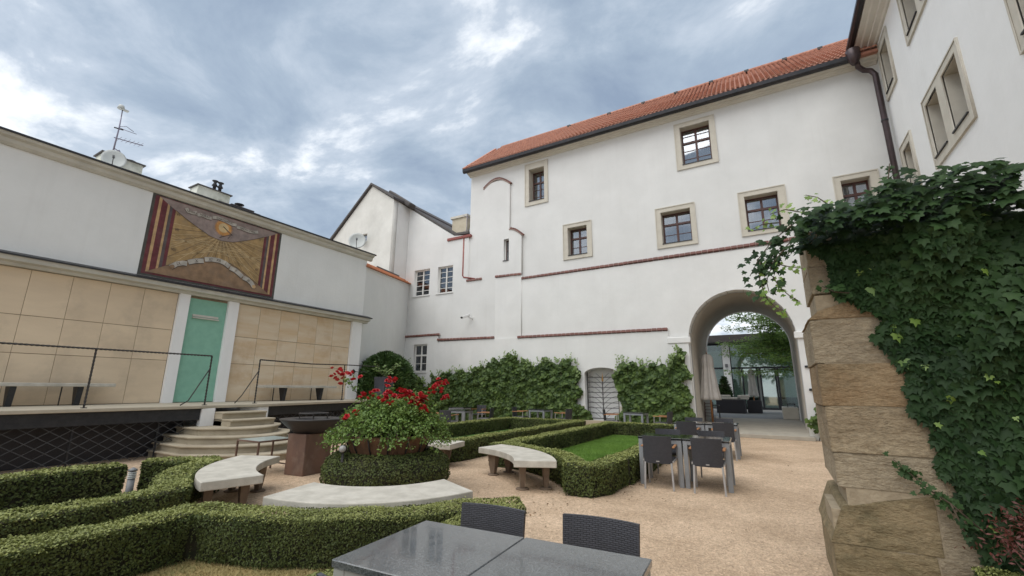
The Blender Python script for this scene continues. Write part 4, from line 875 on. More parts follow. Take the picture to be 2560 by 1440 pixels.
ST = thing('curved_steps', 'fan of curved pale stone steps leading up to the terrace', 'steps', (-10.8, 6.3, 0))
def stepshape(xf, hw, yc, xb=-11.56, n=22):
    dx = xf - xb; pts = []
    for i in range(n + 1):
        t = -1 + 2 * i / n; pts.append((xb + dx * (1 - t * t * .62) if True else 0, yc + hw * t))
    return [(xb - .55, yc - hw), *pts, (xb - .55, yc + hw)]
rz_ = ZT / 7
for i, (xf, hw, yc) in enumerate(((-9.20, 1.40, 6.20), (-9.56, 1.33, 6.20), (-9.94, 1.18, 6.22), (-10.32, .98, 6.25))):
    z = rz_ * (i + 1)
    s = build(MB().prism(stepshape(xf - .05, hw - .05, yc), .001 if i == 0 else z - rz_ + .001, z - .045), 'step', STEP, ST)
    build(MB().prism(stepshape(xf, hw, yc), z - .044, z), 'tread', STEP, s, bevel=.012)
for i, (xf, y0, y1) in enumerate(((-10.82, 5.46, 6.56), (-11.2, 5.60, 6.62))):
    z = rz_ * (i + 5); f = lambda o: [(xf + o, y0 + .1), (xf + .05 + o, (y0 + y1) / 2), (xf + o, y1 + .3), (-12.1, y1 + .3), (-12.1, y0 + .1)]
    s = build(MB().prism([(xf - .05, 5.845), (xf - .02, 6.3), (xf - .05, 6.9), (-12.1, 6.9), (-12.1, 5.845)], .003, z - .045), 'step', STEP, ST); build(MB().prism([(xf, 5.845), (xf + .04, 6.3), (xf, 6.9), (-12.1, 6.9), (-12.1, 5.845)], z - .044, z), 'tread', STEP, s, bevel=.01)

def twisted(a, b_, r=.016):
    a, b_ = Vector(a), Vector(b_); L = (b_ - a).length; n = max(3, int(L / .018)); d = (b_ - a) / L
    x = d.cross(Vector((0, 0, 1)) if abs(d.z) < .9 else Vector((0, 1, 0))).normalized(); y = d.cross(x); vs = []; fs = []
    for i in range(n + 1):
        p = a + (b_ - a) * i / n; t = i * .018 * 22
        for k in range(4): vs.append(p + (x * math.cos(t + k * math.pi / 2) + y * math.sin(t + k * math.pi / 2)) * r)
        if i: fs += [((i - 1) * 4 + k, (i - 1) * 4 + (k + 1) % 4, i * 4 + (k + 1) % 4, i * 4 + k) for k in range(4)]
    return MB().add(vs, fs)
def railing(label, tops, posts, brace, loc):
    t = thing('railing', label, 'railing', loc, 0, 'twisted iron railings on the terrace')
    for p, q in zip(tops, tops[1:]): build(twisted(p, q, .020), 'handrail', IRON, t, recalc=False)
    for (x, y, zt) in posts: build(twisted((x, y, ZT), (x, y, zt), .020), 'post', IRON, t, recalc=False); build(MB().box(x - .04, x + .04, y - .04, y + .04, ZT, ZT + .015), 'foot', IRON, t)
    build(MB().tube(brace, .013, 6), 'brace', IRON, t); return t
ZR = 2.25
railing('black twisted iron railing on the terrace left of the steps', [(-11.75, -4, ZR), (-11.75, 3.49, ZR), (-11.75, 5.66, ZR)], [(-11.75, .6, ZR), (-11.75, 3.49, ZR), (-11.75, 5.66, ZR)], [(-11.75, 5.66, 1.95), (-11.75, 5.30, 1.2), (-11.75, 5.15, ZT + .01)], (-11.75, 3, ZT))
rl = railing('black twisted iron railing on the terrace right of the steps', [(-12.1, 7.06, ZR), (-12.72, 9.1, ZR), (-13.1, 10.75, ZR + .06), (-13.0, 12.2, ZR + .06)], [(-12.1, 7.06, ZR), (-13.1, 10.70, ZR + .06)], [(-12.1, 7.06, 1.95), (-12.2, 6.75, 1.3), (-12.25, 6.62, ZT + .01)], (-12.5, 9, ZT))
build(MB().beam((-13.9, 11.86, 2.12), (-13.0, 12.9, 2.14), .022), 'tie_rod', IRON, rl)
build(MB().beam((-13.95, 11.80, 2.12), (-13.90, 11.80, 2.12), .13, .13, up=(0, 1, 1)), 'plate', IRON, rl)
def terr_bench(label, y0, y1, legs, x=-13.5):
    t = thing('terrace_bench', label, 'bench', (x, (y0 + y1) / 2, ZT), 0, 'stone benches against the sandstone wall')
    build(MB().box(x - .40, x + .02, y0, y1, 1.50, 1.575), 'seat', CONC, t, bevel=.008)
    for y in legs:
        build(MB().extr([(x - .34, 1.498), (x - .02, 1.498), (x - .09, ZT), (x - .20, ZT)], 'y', y - .05, y + .05), 'leg', DARKMET, t, bevel=.006)
        build(MB().beam((x - .28, y - .25, 1.497), (x - .28, y - .25, ZT), .02), 'strut', IRON, t)
terr_bench('long stone bench on the terrace left of the green door', 1.0, 4.5, (1.75, 2.85, 3.9))
terr_bench('short stone bench on the terrace right of the green door', 8.10, 10.75, (8.85, 10.2))

# ================================================================== HEDGES
HC = (-5.15, 5.30)
def arcp(r, a0, a1, n=16): return [(HC[0] + r * math.cos(R(a0 + (a1 - a0) * i / n)), HC[1] + r * math.sin(R(a0 + (a1 - a0) * i / n))) for i in range(n + 1)]
def offset(pts, d, closed=False):
    n = len(pts); out = []
    for i in range(n):
        a = pts[(i - 1) % n] if (closed or i > 0) else None; b_ = pts[(i + 1) % n] if (closed or i < n - 1) else None; p = pts[i]
        d1 = Vector((p[0] - a[0], p[1] - a[1])).normalized() if a else None; d2 = Vector((b_[0] - p[0], b_[1] - p[1])).normalized() if b_ else None
        if d1 is None: d1 = d2
        if d2 is None: d2 = d1
        n1 = Vector((-d1.y, d1.x)); n2 = Vector((-d2.y, d2.x)); m_ = n1 + n2; m_ = m_ / max(.5, m_.length_squared / 2) if m_.length > 1e-6 else n1
        out.append((p[0] + m_.x * d, p[1] + m_.y * d))
    return out
def hedge(label, strips, h=.44, wd=.38, name='box_hedge', detail=1.0, taper=.03):
    t = thing(name, label, 'hedge', (*strips[0][0], 0))
    polys = []
    for s in strips:
        polys.append(offset(s, wd / 2) + offset(s, -wd / 2)[::-1])
    core = MB()
    for s in strips:
        a, b_ = offset(s, wd / 2 - .035 - taper), offset(s, -(wd / 2 - .035 - taper)); n = len(s)
        for i in range(n - 1): core.prism([a[i], a[i + 1], b_[i + 1], b_[i]], 0, h - .035)
    build(core, 'branches', CORE, t, recalc=False)
    PS, NS, PT, NT = [], [], [], []
    def dens(x, y): return max(3.2, min(9.0, math.hypot(x, y)))
    for k, poly in enumerate(polys):
        n = len(poly)
        for i in range(n):
            p, q = np.array(poly[i]), np.array(poly[(i + 1) % n]); L = np.linalg.norm(q - p)
            if L < 1e-4: continue
            parts_ = max(1, int(L / 1.0))
            for j in range(parts_):
                a = p + (q - p) * j / parts_; b_ = p + (q - p) * (j + 1) / parts_; dm = dens(*((a + b_) / 2))
                if math.hypot(*((a + b_) / 2)) > 30: continue
                sz = .0031 * dm; cnt = int(L / parts_ * h / (sz * sz) * 1.9 * detail)
                u = rng.random(cnt)[:, None]; zz = h * rng.random(cnt) ** .85
                P = a + (b_ - a) * u; d_ = (b_ - a) / np.linalg.norm(b_ - a); nrm = np.array([-d_[1], d_[0]])
                mid = (a + b_) / 2 + nrm * .02
                if in_poly(np.array([mid[0]]), np.array([mid[1]]), poly)[0]: nrm = -nrm
                ins = np.zeros(cnt, bool)
                for k2, p2 in enumerate(polys):
                    if k2 != k: ins |= in_poly(P[:, 0] + nrm[0] * .01, P[:, 1] + nrm[1] * .01, p2)
                bulge = .010 * np.sin(P[:, 0] * 5.1 + zz * 9 + P[:, 1] * 3.3) + .012 * np.sin(P[:, 1] * 11 + P[:, 0] * 8 - zz * 14) + rng.normal(0, .007, cnt) - .02 * np.clip((zz - h + .05) / .05, 0, 1) - .02 * np.clip((.08 - zz) / .08, 0, 1) - taper * (1 - zz / h)
                P = P + nrm * bulge[:, None]; P3_ = np.column_stack([P, zz]); P3_ = P3_[~ins]
                PS.append((P3_, np.tile([nrm[0], nrm[1], .18], (len(P3_), 1)), sz * 1.45))
        xs = [p[0] for p in poly]; ys = [p[1] for p in poly]
        # top: sample per metre cell
        for s, nx in ((strips[k], None),):
            a_, b2 = offset(s, wd / 2), offset(s, -wd / 2)
            for i in range(len(s) - 1):
                quad = [np.array(a_[i]), np.array(a_[i + 1]), np.array(b2[i + 1]), np.array(b2[i])]; L = math.dist(s[i], s[i + 1]); sub = max(1, int(L))
                for j in range(sub):
                    c0, c1 = j / sub, (j + 1) / sub; m_ = (quad[0] + (quad[1] - quad[0]) * (c0 + c1) / 2 + quad[3] + (quad[2] - quad[3]) * (c0 + c1) / 2) / 2; dm = dens(*m_)
                    if math.hypot(*m_) > 30: continue
                    sz = .0031 * dm; cnt = int(L / sub * wd / (sz * sz) * 2.1 * detail); u = c0 + (c1 - c0) * rng.random(cnt)[:, None]; v = rng.random(cnt)[:, None]
                    P = (quad[0] + (quad[1] - quad[0]) * u) * (1 - v) + (quad[3] + (quad[2] - quad[3]) * u) * v
                    ins = np.zeros(cnt, bool)
                    for k2, p2 in enumerate(polys):
                        if k2 < k: ins |= in_poly(P[:, 0], P[:, 1], p2)
                    edge = np.minimum(v[:, 0], 1 - v[:, 0]) * wd
                    zz = h + .010 * np.sin(P[:, 0] * 7 + P[:, 1] * 4.1) + .007 * np.sin(P[:, 1] * 17 - P[:, 0] * 13) + rng.normal(0, .008, cnt) - .025 * np.clip(1 - edge / .04, 0, 1)
                    P3_ = np.column_stack([P, zz])[~ins]; PT.append((P3_, np.tile([0, 0, 1.], (len(P3_), 1)), sz * 1.4))
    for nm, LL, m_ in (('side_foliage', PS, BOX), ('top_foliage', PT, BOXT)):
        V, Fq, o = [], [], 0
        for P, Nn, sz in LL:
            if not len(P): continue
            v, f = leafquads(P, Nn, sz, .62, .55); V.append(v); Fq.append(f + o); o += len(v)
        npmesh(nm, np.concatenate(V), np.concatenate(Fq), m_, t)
    return t
hedge('short clipped box hedge in the far left row, left of the bollard lamp', [[(-8.22, -2.5), (-8.18, 2.98)]], wd=.40)
hedge('curved box hedge wrapping the left stone bench and running to the left edge', [[(-8.22, 3.26), (-8.05, 3.55), (-7.80, 3.88)] + arcp(2.75, -149, -103)[1:-2] + [(-5.86, 2.60), (-5.76, 2.35), (-5.75, -1.5)]], wd=.40)
hedge('thick nearest box hedge curving behind the front stone bench', [[(-4.72, -1.5), (-4.72, 2.30)] + arcp(2.93, -80, -28)[0:] + [(-2.44, 4.02), (-2.32, 3.86), (-2.30, -1.0)]], wd=.41, h=.43, taper=.085, detail=1.0)
hedge('box hedge loop enclosing the bright green lawn', [[(-4.92, 15.1), (-4.92, 8.05)] + arcp(2.77, 83, 31)[0:] + [(-2.70, 6.56), (-2.50, 6.57), (-2.37, 6.80), (-2.36, 7.55)], [(-2.30, 7.62), (-2.30, 15.1)], [(-2.12, 15.1), (-5.1, 15.1)]], wd=.37)
hedge('long box hedge loop behind the roses at the back left', [[(-6.05, 15.2), (-6.05, 8.15), (-6.15, 7.87)] + arcp(2.77, 112, 150)[1:] + [(-8.9, 8.0), (-8.98, 15.2)], [(-9.15, 15.2), (-5.87, 15.2)]], wd=.37)
hedge('small clipped hedge in the bottom right corner before the ivy', [[(.98, 4.08), (2.6, 4.0)]], wd=.36, h=.42)
# doughnut hedge round the urn
HB = HC; HC = (-5.22, 5.22)
DN = thing('round_hedge', 'round cushion shaped box hedge around the rose urn', 'hedge', (*HC, 0))
prof = [(.78, 0), (.88, .12), (.93, .26), (.93, .38), (.87, .50), (.77, .57), (.64, .60), (.56, .56), (.52, .2)]
build(MB().lathe([(r_ - .04, max(0, z - .02)) for r_, z in prof], (*HC, 0), 40), 'branches', CORE, DN)
PP, NN = [], []
for (r1_, z1_), (r2_, z2_) in zip(prof[:7], prof[1:8]):
    L = math.dist((r1_, z1_), (r2_, z2_)); cnt = int(2 * math.pi * (r1_ + r2_) / 2 * L / (.026 ** 2) * 2.2); u = rng.random(cnt); a = rng.random(cnt) * 2 * np.pi
    r_ = r1_ + (r2_ - r1_) * u + rng.normal(0, .008, cnt) + .014 * np.sin(a * 9 + z1_ * 20); z = z1_ + (z2_ - z1_) * u
    PP.append(np.column_stack([HC[0] + r_ * np.cos(a), HC[1] + r_ * np.sin(a), z])); n_ = np.array([(z2_ - z1_), -(r2_ - r1_)]) / L
    NN.append(np.column_stack([np.cos(a) * n_[0], np.sin(a) * n_[0], np.full(cnt, n_[1])]))
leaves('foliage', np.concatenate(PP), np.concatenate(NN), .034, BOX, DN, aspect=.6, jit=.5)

HC = HB
# soil and lawn beds
struct(build(MB().prism([(-4.9, 15.1), (-4.9, 8.2)] + arcp(2.95, 80, 35) + [(-2.4, 7.2), (-2.35, 15.1)], .002, .03), 'lawn', LAWN))
struct(build(MB().prism([(-5.85, -2.5), (-5.85, 2.6), (-6.5, 2.9), (-7.7, 3.9), (-8.2, 3.1), (-8.2, -2.5)], .002, .02), 'bed_soil', SOIL))
struct(build(MB().prism([(-6.0, 8.2), (-7.4, 6.9), (-8.9, 8.0), (-8.95, 15.2), (-6.0, 15.2)], .002, .03), 'bed_soil', LAWN))
struct(build(MB().prism([(-4.9, -1.5), (-4.9, 2.4), (-4.0, 2.6), (-2.9, 3.4), (-2.5, 3.6), (-2.5, -1.5)], .002, .02), 'dry_lawn', DRYG))
def blades(name, poly, n, hgt, m, wid=.006, z=.03, lean=.4):
    xs = [p[0] for p in poly]; ys = [p[1] for p in poly]; x = rng.uniform(min(xs), max(xs), n * 2); y = rng.uniform(min(ys), max(ys), n * 2)
    k = in_poly(x, y, poly); x, y = x[k][:n], y[k][:n]; c = len(x); a = rng.random(c) * 6.28; hh = hgt * rng.uniform(.5, 1.2, c); lx, ly = rng.normal(0, lean, (2, c)) * hh
    B0 = np.column_stack([x - np.cos(a) * wid, y - np.sin(a) * wid, np.full(c, z)]); B1 = np.column_stack([x + np.cos(a) * wid, y + np.sin(a) * wid, np.full(c, z)]); Tt = np.column_stack([x + lx, y + ly, z + hh])
    o = npmesh(name, np.stack([B0, B1, Tt], 1).reshape(-1, 3), np.arange(c * 3).reshape(-1, 3), m); return o
nl = [(-4.75, 14.9), (-4.75, 8.3)] + arcp(2.95, 80, 35) + [(-2.5, 7.2), (-2.48, 14.9)]
sething(blades('lawn_grass', nl, 90000, .045, GRASS, .007), 'bright green mown grass inside the hedge loop', 'grass', kind='stuff')
sething(blades('dry_grass', [(-4.7, .5), (-4.7, 2.35), (-4.0, 2.6), (-3.0, 3.5), (-2.7, 3.4), (-2.7, .5)], 22000, .03, STRAW, .003, .02, .9), 'straw coloured dry grass inside the nearest hedge', 'grass', kind='stuff')
# fallen leaves gathered under the hedges
fx, fy = rng.uniform(-6.6, 1.2, 6000), rng.uniform(2.6, 14, 6000)
hd = np.minimum.reduce([np.abs(np.hypot(fx - HC[0], fy - HC[1]) - 2.5) + (fx < -5.0) * 9, np.abs(fx + 2.05) + (fy < 6.6) * 9, np.abs(fx + 5.8) + (fy < 8) * 9, np.full(6000, 2.2)])
kp = rng.random(6000) < np.exp(-hd / .22) + .012
fx, fy = fx[kp], fy[kp]
V, Fq = leafquads(np.column_stack([fx, fy, np.full(len(fx), .012)]), np.tile([0, 0, 1.], (len(fx), 1)), .034, .6, .35)
sething(npmesh('fallen_leaves', V, Fq, mat('dead_leaf', (.22, .13, .06), (.09, .07, .03), .8, 5, island=.9)), 'small brown fallen leaves lying along the foot of the hedges', 'leaves', kind='stuff')
# small stones on the gravel
px_ = rng.uniform(-9, 1.5, 9000); py_ = rng.uniform(2.0, 14, 9000)
V, Fq = leafquads(np.column_stack([px_, py_, np.full(9000, .006)]), np.tile([0, 0, 1.], (9000, 1)), .016, .8, .25)
sething(npmesh('gravel_stones', V, Fq, mat('gravel_stone', (.50, .40, .29), (.26, .19, .13), .9, 5, island=.9)), 'loose pale stones scattered over the beige gravel', 'gravel', kind='stuff')

# ================================================================== CURVED STONE BENCHES
def cbench(label, a0, a1, ri=1.86, ro=2.52, bulge=0):
    am = R((a0 + a1) / 2); t = thing('stone_bench', label, 'bench', (HC[0] + 2.18 * math.cos(am), HC[1] + 2.18 * math.sin(am), 0), 0, 'curved stone benches round the rose urn')
    rad = lambda r_, i: r_ + bulge * math.sin(math.pi * i / 26)
    ang = lambda i: R(a0 + (a1 - a0) * i / 26)
    outl = [(HC[0] + rad(ro, i) * math.cos(ang(i)), HC[1] + rad(ro, i) * math.sin(ang(i))) for i in range(27)] + [(HC[0] + rad(ri, i) * math.cos(ang(i)), HC[1] + rad(ri, i) * math.sin(ang(i))) for i in range(26, -1, -1)]
    build(MB().prism(outl, .36, .462), 'seat', CONC, t, bevel=.010, seg=2)
    for a in (a0 + 8, a1 - 8):
        for r_ in (ri + .14, ro - .14):
            c = Vector((HC[0] + r_ * math.cos(R(a)), HC[1] + r_ * math.sin(R(a)), 0)); rd = Vector((math.cos(R(a)), math.sin(R(a)), 0)); tg = Vector((-rd.y, rd.x, 0)); vs = []; N_ = 8
            for i in range(N_ + 1):
                u = i / N_; z = .02 + .34 * u; w1 = .045 + .055 * math.sin(min(1, u * 1.05) * math.pi * .5) ; th_ = .03 + .02 * u
                for sx, sy in ((-1, -1), (1, -1), (1, 1), (-1, 1)): vs.append(c + tg * sx * w1 + rd * sy * th_ + Vector((0, 0, z)))
            fs = [(i * 4 + k, i * 4 + (k + 1) % 4, i * 4 + 4 + (k + 1) % 4, i * 4 + 4 + k) for i in range(N_) for k in range(4)] + [(3, 2, 1, 0), tuple(N_ * 4 + k for k in range(4))]
            lg = build(MB().add(vs, fs), 'leg', LEGST, t); build(MB().lathe([(.10, 0), (.105, .012), (.09, .022)], (c.x, c.y, 0), 16), 'foot_disc', LEGST, lg)
cbench('curved stone bench in front, nearest the grey table', -75, -27, 1.82, 2.56, .17)
cbench('curved stone bench in front of the lawn hedge on the right', 27, 80, 1.83, 2.48)
cbench('curved stone bench on the left beside the rusty fire stand', -155, -103)
cbench('curved stone bench behind the roses, mostly hidden', 101, 150)

# ================================================================== ROSE URN
HC = (-5.22, 5.22)
UR = thing('rose_urn', 'broad terracotta urn inside the round hedge', 'urn', (*HC, 0))
uf = lambda t, z: 1 + .025 * math.cos(t * 18)
build(MB().lathe([(.30, .30), (.46, .44), (.55, .60), (.60, .74), (.635, .78), (.635, .83), (.58, .835), (.54, .79), (.2, .75)], (*HC, 0), 54, uf), 'bowl', TERRA, UR)
build(MB().lathe([(.02, .78), (.55, .78)], (*HC, 0), 24), 'soil', SOIL, UR)
for k_ in range(14):
    a = k_ * 2 * math.pi / 14 + .1; build(MB().tube([(HC[0] + .50 * math.cos(a), HC[1] + .50 * math.sin(a), .50), (HC[0] + .59 * math.cos(a), HC[1] + .59 * math.sin(a), .66), (HC[0] + .65 * math.cos(a), HC[1] + .65 * math.sin(a), .80)], .011, 5), 'rib', IRON, UR)
RB = thing('rose_bush', 'leafy rose bush with clusters of deep red blooms in the urn', 'rose bush', (HC[0], HC[1], .66))
stems = []; LP, LN = [], []
vd = Vector((.695, -.719, 0)); sdv = Vector((.719, .695, 0))       # towards the viewer, sideways: only used to lay out the uneven outline of this one bush
def sp(u, z, d=0.0): return Vector((HC[0], HC[1], z)) + sdv * u + vd * d
random.seed(21)
for i in range(170):
    a = random.uniform(0, 2 * math.pi); rad = random.uniform(.25, 1.0) ** .7; tip = Vector((HC[0] + .05 + .86 * rad * math.cos(a), HC[1] + .03 + .90 * rad * math.sin(a), .88 + (1 - rad ** 2) * .56 + random.uniform(-.10, .12) - .06 * rad))
    b0 = Vector((HC[0] + .3 * math.cos(a) * rad, HC[1] + .3 * math.sin(a) * rad, .80)); md = (b0 + tip) / 2 + Vector((0, 0, .16)); stems.append([b0, md, tip])
tall = [(-.68, 1.66, .1), (-.02, 1.58, -.1), (.60, 1.48, .1), (.74, 1.58, 0), (.80, 1.36, .1)]
for u, z, d_ in tall:
    tip = sp(u, z, d_); b0 = sp(u * .35, .84, d_); stems.append([b0, b0.lerp(tip, .5) + Vector((0, 0, .10)), tip])
for i in range(64):     # drooping shoots over the rim
    a = random.uniform(0, 2 * math.pi); tip = Vector((HC[0] + (.92) * math.cos(a), HC[1] + .88 * math.sin(a), random.uniform(.66, .84))); b0 = Vector((HC[0] + .4 * math.cos(a), HC[1] + .4 * math.sin(a), .84)); stems.append([b0, b0.lerp(tip, .55) + Vector((0, 0, .14)), tip])
sm = MB()
for s in stems: sm.tube(s, .008, 4, r2=.004)
build(sm, 'stems', BARK, RB, recalc=False)
for si, s in enumerate(stems):
    nl_ = 34 if si < 170 else (30 if si < 175 else 16)
    for j in range(nl_):
        t = random.uniform(.22, 1.02); p = (s[0].lerp(s[1], t * 2) if t < .5 else s[1].lerp(s[2], (t - .5) * 2)); off = Vector((random.gauss(0, 1), random.gauss(0, 1), random.gauss(0, .7))).normalized() * random.uniform(.02, .14 if si < 170 or si > 174 else .07)
        q = p + off; dirn = (off.normalized() + Vector((0, 0, .8))).normalized()
        for l_ in range(4): LP.append(q + Vector((random.gauss(0, .024), random.gauss(0, .024), random.gauss(0, .015)))); LN.append(dirn)
leaves('foliage', LP, LN, .046, ROSEL, RB, aspect=.62, jit=.5)
def rosemesh():
    m = MB()
    for layer, (r_, n, z, tilt) in enumerate(((.9, 5, 0, 1.1), (.7, 5, .12, .7), (.45, 4, .22, .35), (.22, 3, .3, .1))):
        for k in range(n):
            a = 2 * math.pi * k / n + layer * .7; d = Vector((math.cos(a), math.sin(a), 0)); s = Vector((-d.y, d.x, 0)); up = Vector((0, 0, 1))
            o_ = d * math.sin(tilt) + up * math.cos(tilt); c = up * z
            m.add([c, c + o_ * r_ * .6 + s * .42 * (r_ + .1), c + o_ * r_ + s * .2, c + o_ * r_ - s * .2, c + o_ * r_ * .6 - s * .42 * (r_ + .1)], [(0, 1, 2, 3, 4)])
    me = bpy.data.meshes.new('rose_bloom'); me.from_pydata([tuple(v) for v in m.v], [], m.f); me.materials.append(ROSE); return me
RM = rosemesh()
clusters = [(-.88, 1.68, .1, 15, .12), (-.06, 1.62, -.1, 7, .08), (.72, 1.50, .1, 8, .085), (.88, 1.60, 0, 11, .09), (.97, 1.36, .1, 4, .05), (-.42, 1.37, .1, 11, .11), (-.10, 1.38, .3, 9, .10), (.08, 1.45, .1, 10, .10), (.22, 1.42, .2, 10, .10), (.36, 1.34, .2, 10, .09), (.50, 1.36, .1, 7, .07), (.55, 1.20, .35, 7, .06), (.40, 1.30, .3, 5, .06), (-.62, 1.16, .3, 3, .04), (-.78, 1.08, .3, 2, .03)]
for u, z, d_, n, s_ in clusters:
    for i in range(int(n * 1.5)):
        o = bpy.data.objects.new('rose_bloom', RM); COL.objects.link(o); o.parent = RB
        o.location = sp(u * .82 + .03 + random.gauss(0, s_ * .85), z + random.gauss(0, s_ * .5), d_ + .12 + random.gauss(0, s_ * .8)) - RB.location; o.scale = [random.uniform(.040, .058)] * 3; o.rotation_euler = (random.uniform(-.7, .9), random.uniform(-.8, .8), random.uniform(0, 6))
spt = thing('garden_spotlight', 'small garden spotlight with white face tucked under the roses', 'spotlight', tuple(sp(-.62, .60, .62)))
cc = sp(-.60, .70, .60)
build(MB().beam(cc - vd * .09 + Vector((0, 0, -.02)), cc + vd * .04,   .10, .10), 'housing', IRON, spt, bevel=.02)
build(MB().tube([cc + vd * .041, cc + vd * .055], .045, 18), 'lens', mat('lamp_face', (.40, .40, .39), None, .3, 5), spt); build(MB().beam(cc - vd * .05, (cc.x, cc.y, .52), .03), 'stake', IRON, spt)

# ================================================================== FIRE STAND
FS = thing('fire_stand', 'rust brown steel pedestal carrying a wide black fire bowl and grill', 'fire bowl', (-7.52, 5.54, 0))
build(MB().prism([(-7.72, 5.20), (-7.26, 5.24), (-7.32, 5.84), (-7.78, 5.80)], 0, .70), 'pedestal', CORTEN, FS, bevel=.008)
build(MB().lathe([(.20, .70), (.30, .715), (.42, .80), (.54, .91), (.575, .945), (.575, .955), (.30, .950), (.28, .88), (.05, .80)], (-7.52, 5.54, 0), 40), 'bowl', IRON, FS)
gr_ = MB()
for k_ in range(9): gr_.beam((-7.74 + k_ * .055, 5.32, 1.045), (-7.74 + k_ * .055, 5.76, 1.045), .010)
build(gr_, 'grill_grid', IRON, FS); build(MB().tube([(-7.52 + .25 * math.cos(a / 24 * 6.2832), 5.54 + .25 * math.sin(a / 24 * 6.2832), 1.045) for a in range(25)], .012, 5), 'grill_ring', IRON, FS)
for dx, dy in ((-.2, -.15), (.2, -.15), (.2, .15), (-.2, .15)): build(MB().beam((-7.52 + dx, 5.54 + dy, .95), (-7.52 + dx, 5.54 + dy, 1.04), .014), 'grill_leg', IRON, FS)
def gtable(label, x0, x1, y0, y1, z=.60):
    t = thing('glass_side_table', label, 'side table', ((x0 + x1) / 2, (y0 + y1) / 2, 0), 0, 'glass side tables by the fire stand'); brn = LEGST
    f = MB()
    for a, b_ in (((x0, y0), (x1, y0)), ((x1, y0), (x1, y1)), ((x1, y1), (x0, y1)), ((x0, y1), (x0, y0))):
        f.beam((*a, z - .02), (*b_, z - .02), .025)
    build(f, 'frame', CORTEN, t); build(MB().box(x0 + .014, x1 - .014, y0 + .014, y1 - .014, z - .012, z - .004), 'glass_top', GLASST, t)
    build(MB().beam((x0, y0, .12), (x1, y0, .12), .02).beam((x0, y1, .12), (x1, y1, .12), .02), 'foot_rail', CORTEN, t)
    for a in ((x0, y0), (x1, y0), (x1, y1), (x0, y1)): build(MB().beam((*a, 0), (*a, z - .033), .026), 'leg', CORTEN, t)
gtable('glass topped side table left of the rusty fire stand', -8.52, -7.86, 4.76, 5.44)
gtable('glass topped side table right of the rusty fire stand', -8.42, -7.74, 6.22, 6.86)
BL = thing('bollard_lamp', 'small grey louvred bollard lamp between two box hedges', 'lamp', (-7.62, 2.91, 0))
build(MB().tube([(-7.62, 2.91, 0), (-7.62, 2.91, .30)], .042, 16), 'post', LAMP, BL)
for k_ in range(4): build(MB().lathe([(.050, 0), (.052, .004), (.042, .012)], (-7.62, 2.91, .31 + k_ * .022), 16), 'louvre', DISH, BL)
build(MB().tube([(-7.62, 2.91, .30), (-7.62, 2.91, .40)], .026, 10), 'core', DISH, BL); build(MB().lathe([(.052, 0), (.05, .02), (.01, .045)], (-7.62, 2.91, .40), 16), 'cap', LAMP, BL)

# ================================================================== TABLES AND CHAIRS
def add_uv(o, sx=1, sy=1, axis=(0, 2)):
    me = o.data; uv = me.uv_layers.new(name='uv')
    for lp in me.loops: v = me.vertices[lp.vertex_index].co; uv.data[lp.index].uv = (v[axis[0]] * sx, v[axis[1]] * sy)
def make_chair():
    t = thing('garden_chair', '', 'chair')
    def curved(z0, z1, y0, y1, hw0, hw1, name):
        nx, nz = 8, 4; vs = []
        for side in (0, 1):
            for j in range(nz + 1):
                v = j / nz; z = z0 + (z1 - z0) * v; hw = hw0 + (hw1 - hw0) * v
                for i in range(nx + 1):
                    u = -1 + 2 * i / nx; y = y0 + (y1 - y0) * v - .035 * (1 - u * u) * (1 if True else 0) + side * .022; vs.append((u * hw, y, z + (.0)))
        k = (nx + 1) * (nz + 1); fs = []
        for j in range(nz):
            for i in range(nx): a = j * (nx + 1) + i; fs += [(a, a + 1, a + nx + 2, a + nx + 1), (k + a, k + a + nx + 1, k + a + nx + 2, k + a + 1)]
        for i in range(nx): fs += [(i, k + i, k + i + 1, i + 1), (nz * (nx + 1) + i, nz * (nx + 1) + i + 1, k + nz * (nx + 1) + i + 1, k + nz * (nx + 1) + i)]
        for j in range(nz): a = j * (nx + 1); b_ = a + nx; fs += [(a, a + nx + 1, k + a + nx + 1, k + a), (b_, k + b_, k + b_ + nx + 1, b_ + nx + 1)]
        o = build(MB().add(vs, fs), name, WEAVE, t, world=False); add_uv(o); return o
    curved(.385, .80, -.235, -.28, .212, .222, 'backrest')
    s = build(MB().box(-.215, .215, -.22, .23, .405, .445), 'seat', WEAVE, t, world=False, bevel=.012); add_uv(s, axis=(0, 1))
    for sx in (-1, 1):
        build(MB().beam((sx * .20, -.245, .40), (sx * .215, -.275, 0), .026), 'leg', LEGM, t, world=False)
        build(MB().beam((sx * .235, .20, .625), (sx * .235, .235, 0), .026), 'leg', LEGM, t, world=False)
        build(MB().beam((sx * .238, -.25, .635), (sx * .238, .245, .645), .045, .024), 'armrest', TEAK, t, world=False, bevel=.008)
        build(MB().beam((sx * .225, -.235, .42), (sx * .225, .22, .42), .022), 'side_rail', LEGM, t, world=False)
    build(MB().box(-.025, .025, -.288, -.282, .412, .428), 'care_tag', LEGM, t, world=False)
    return t
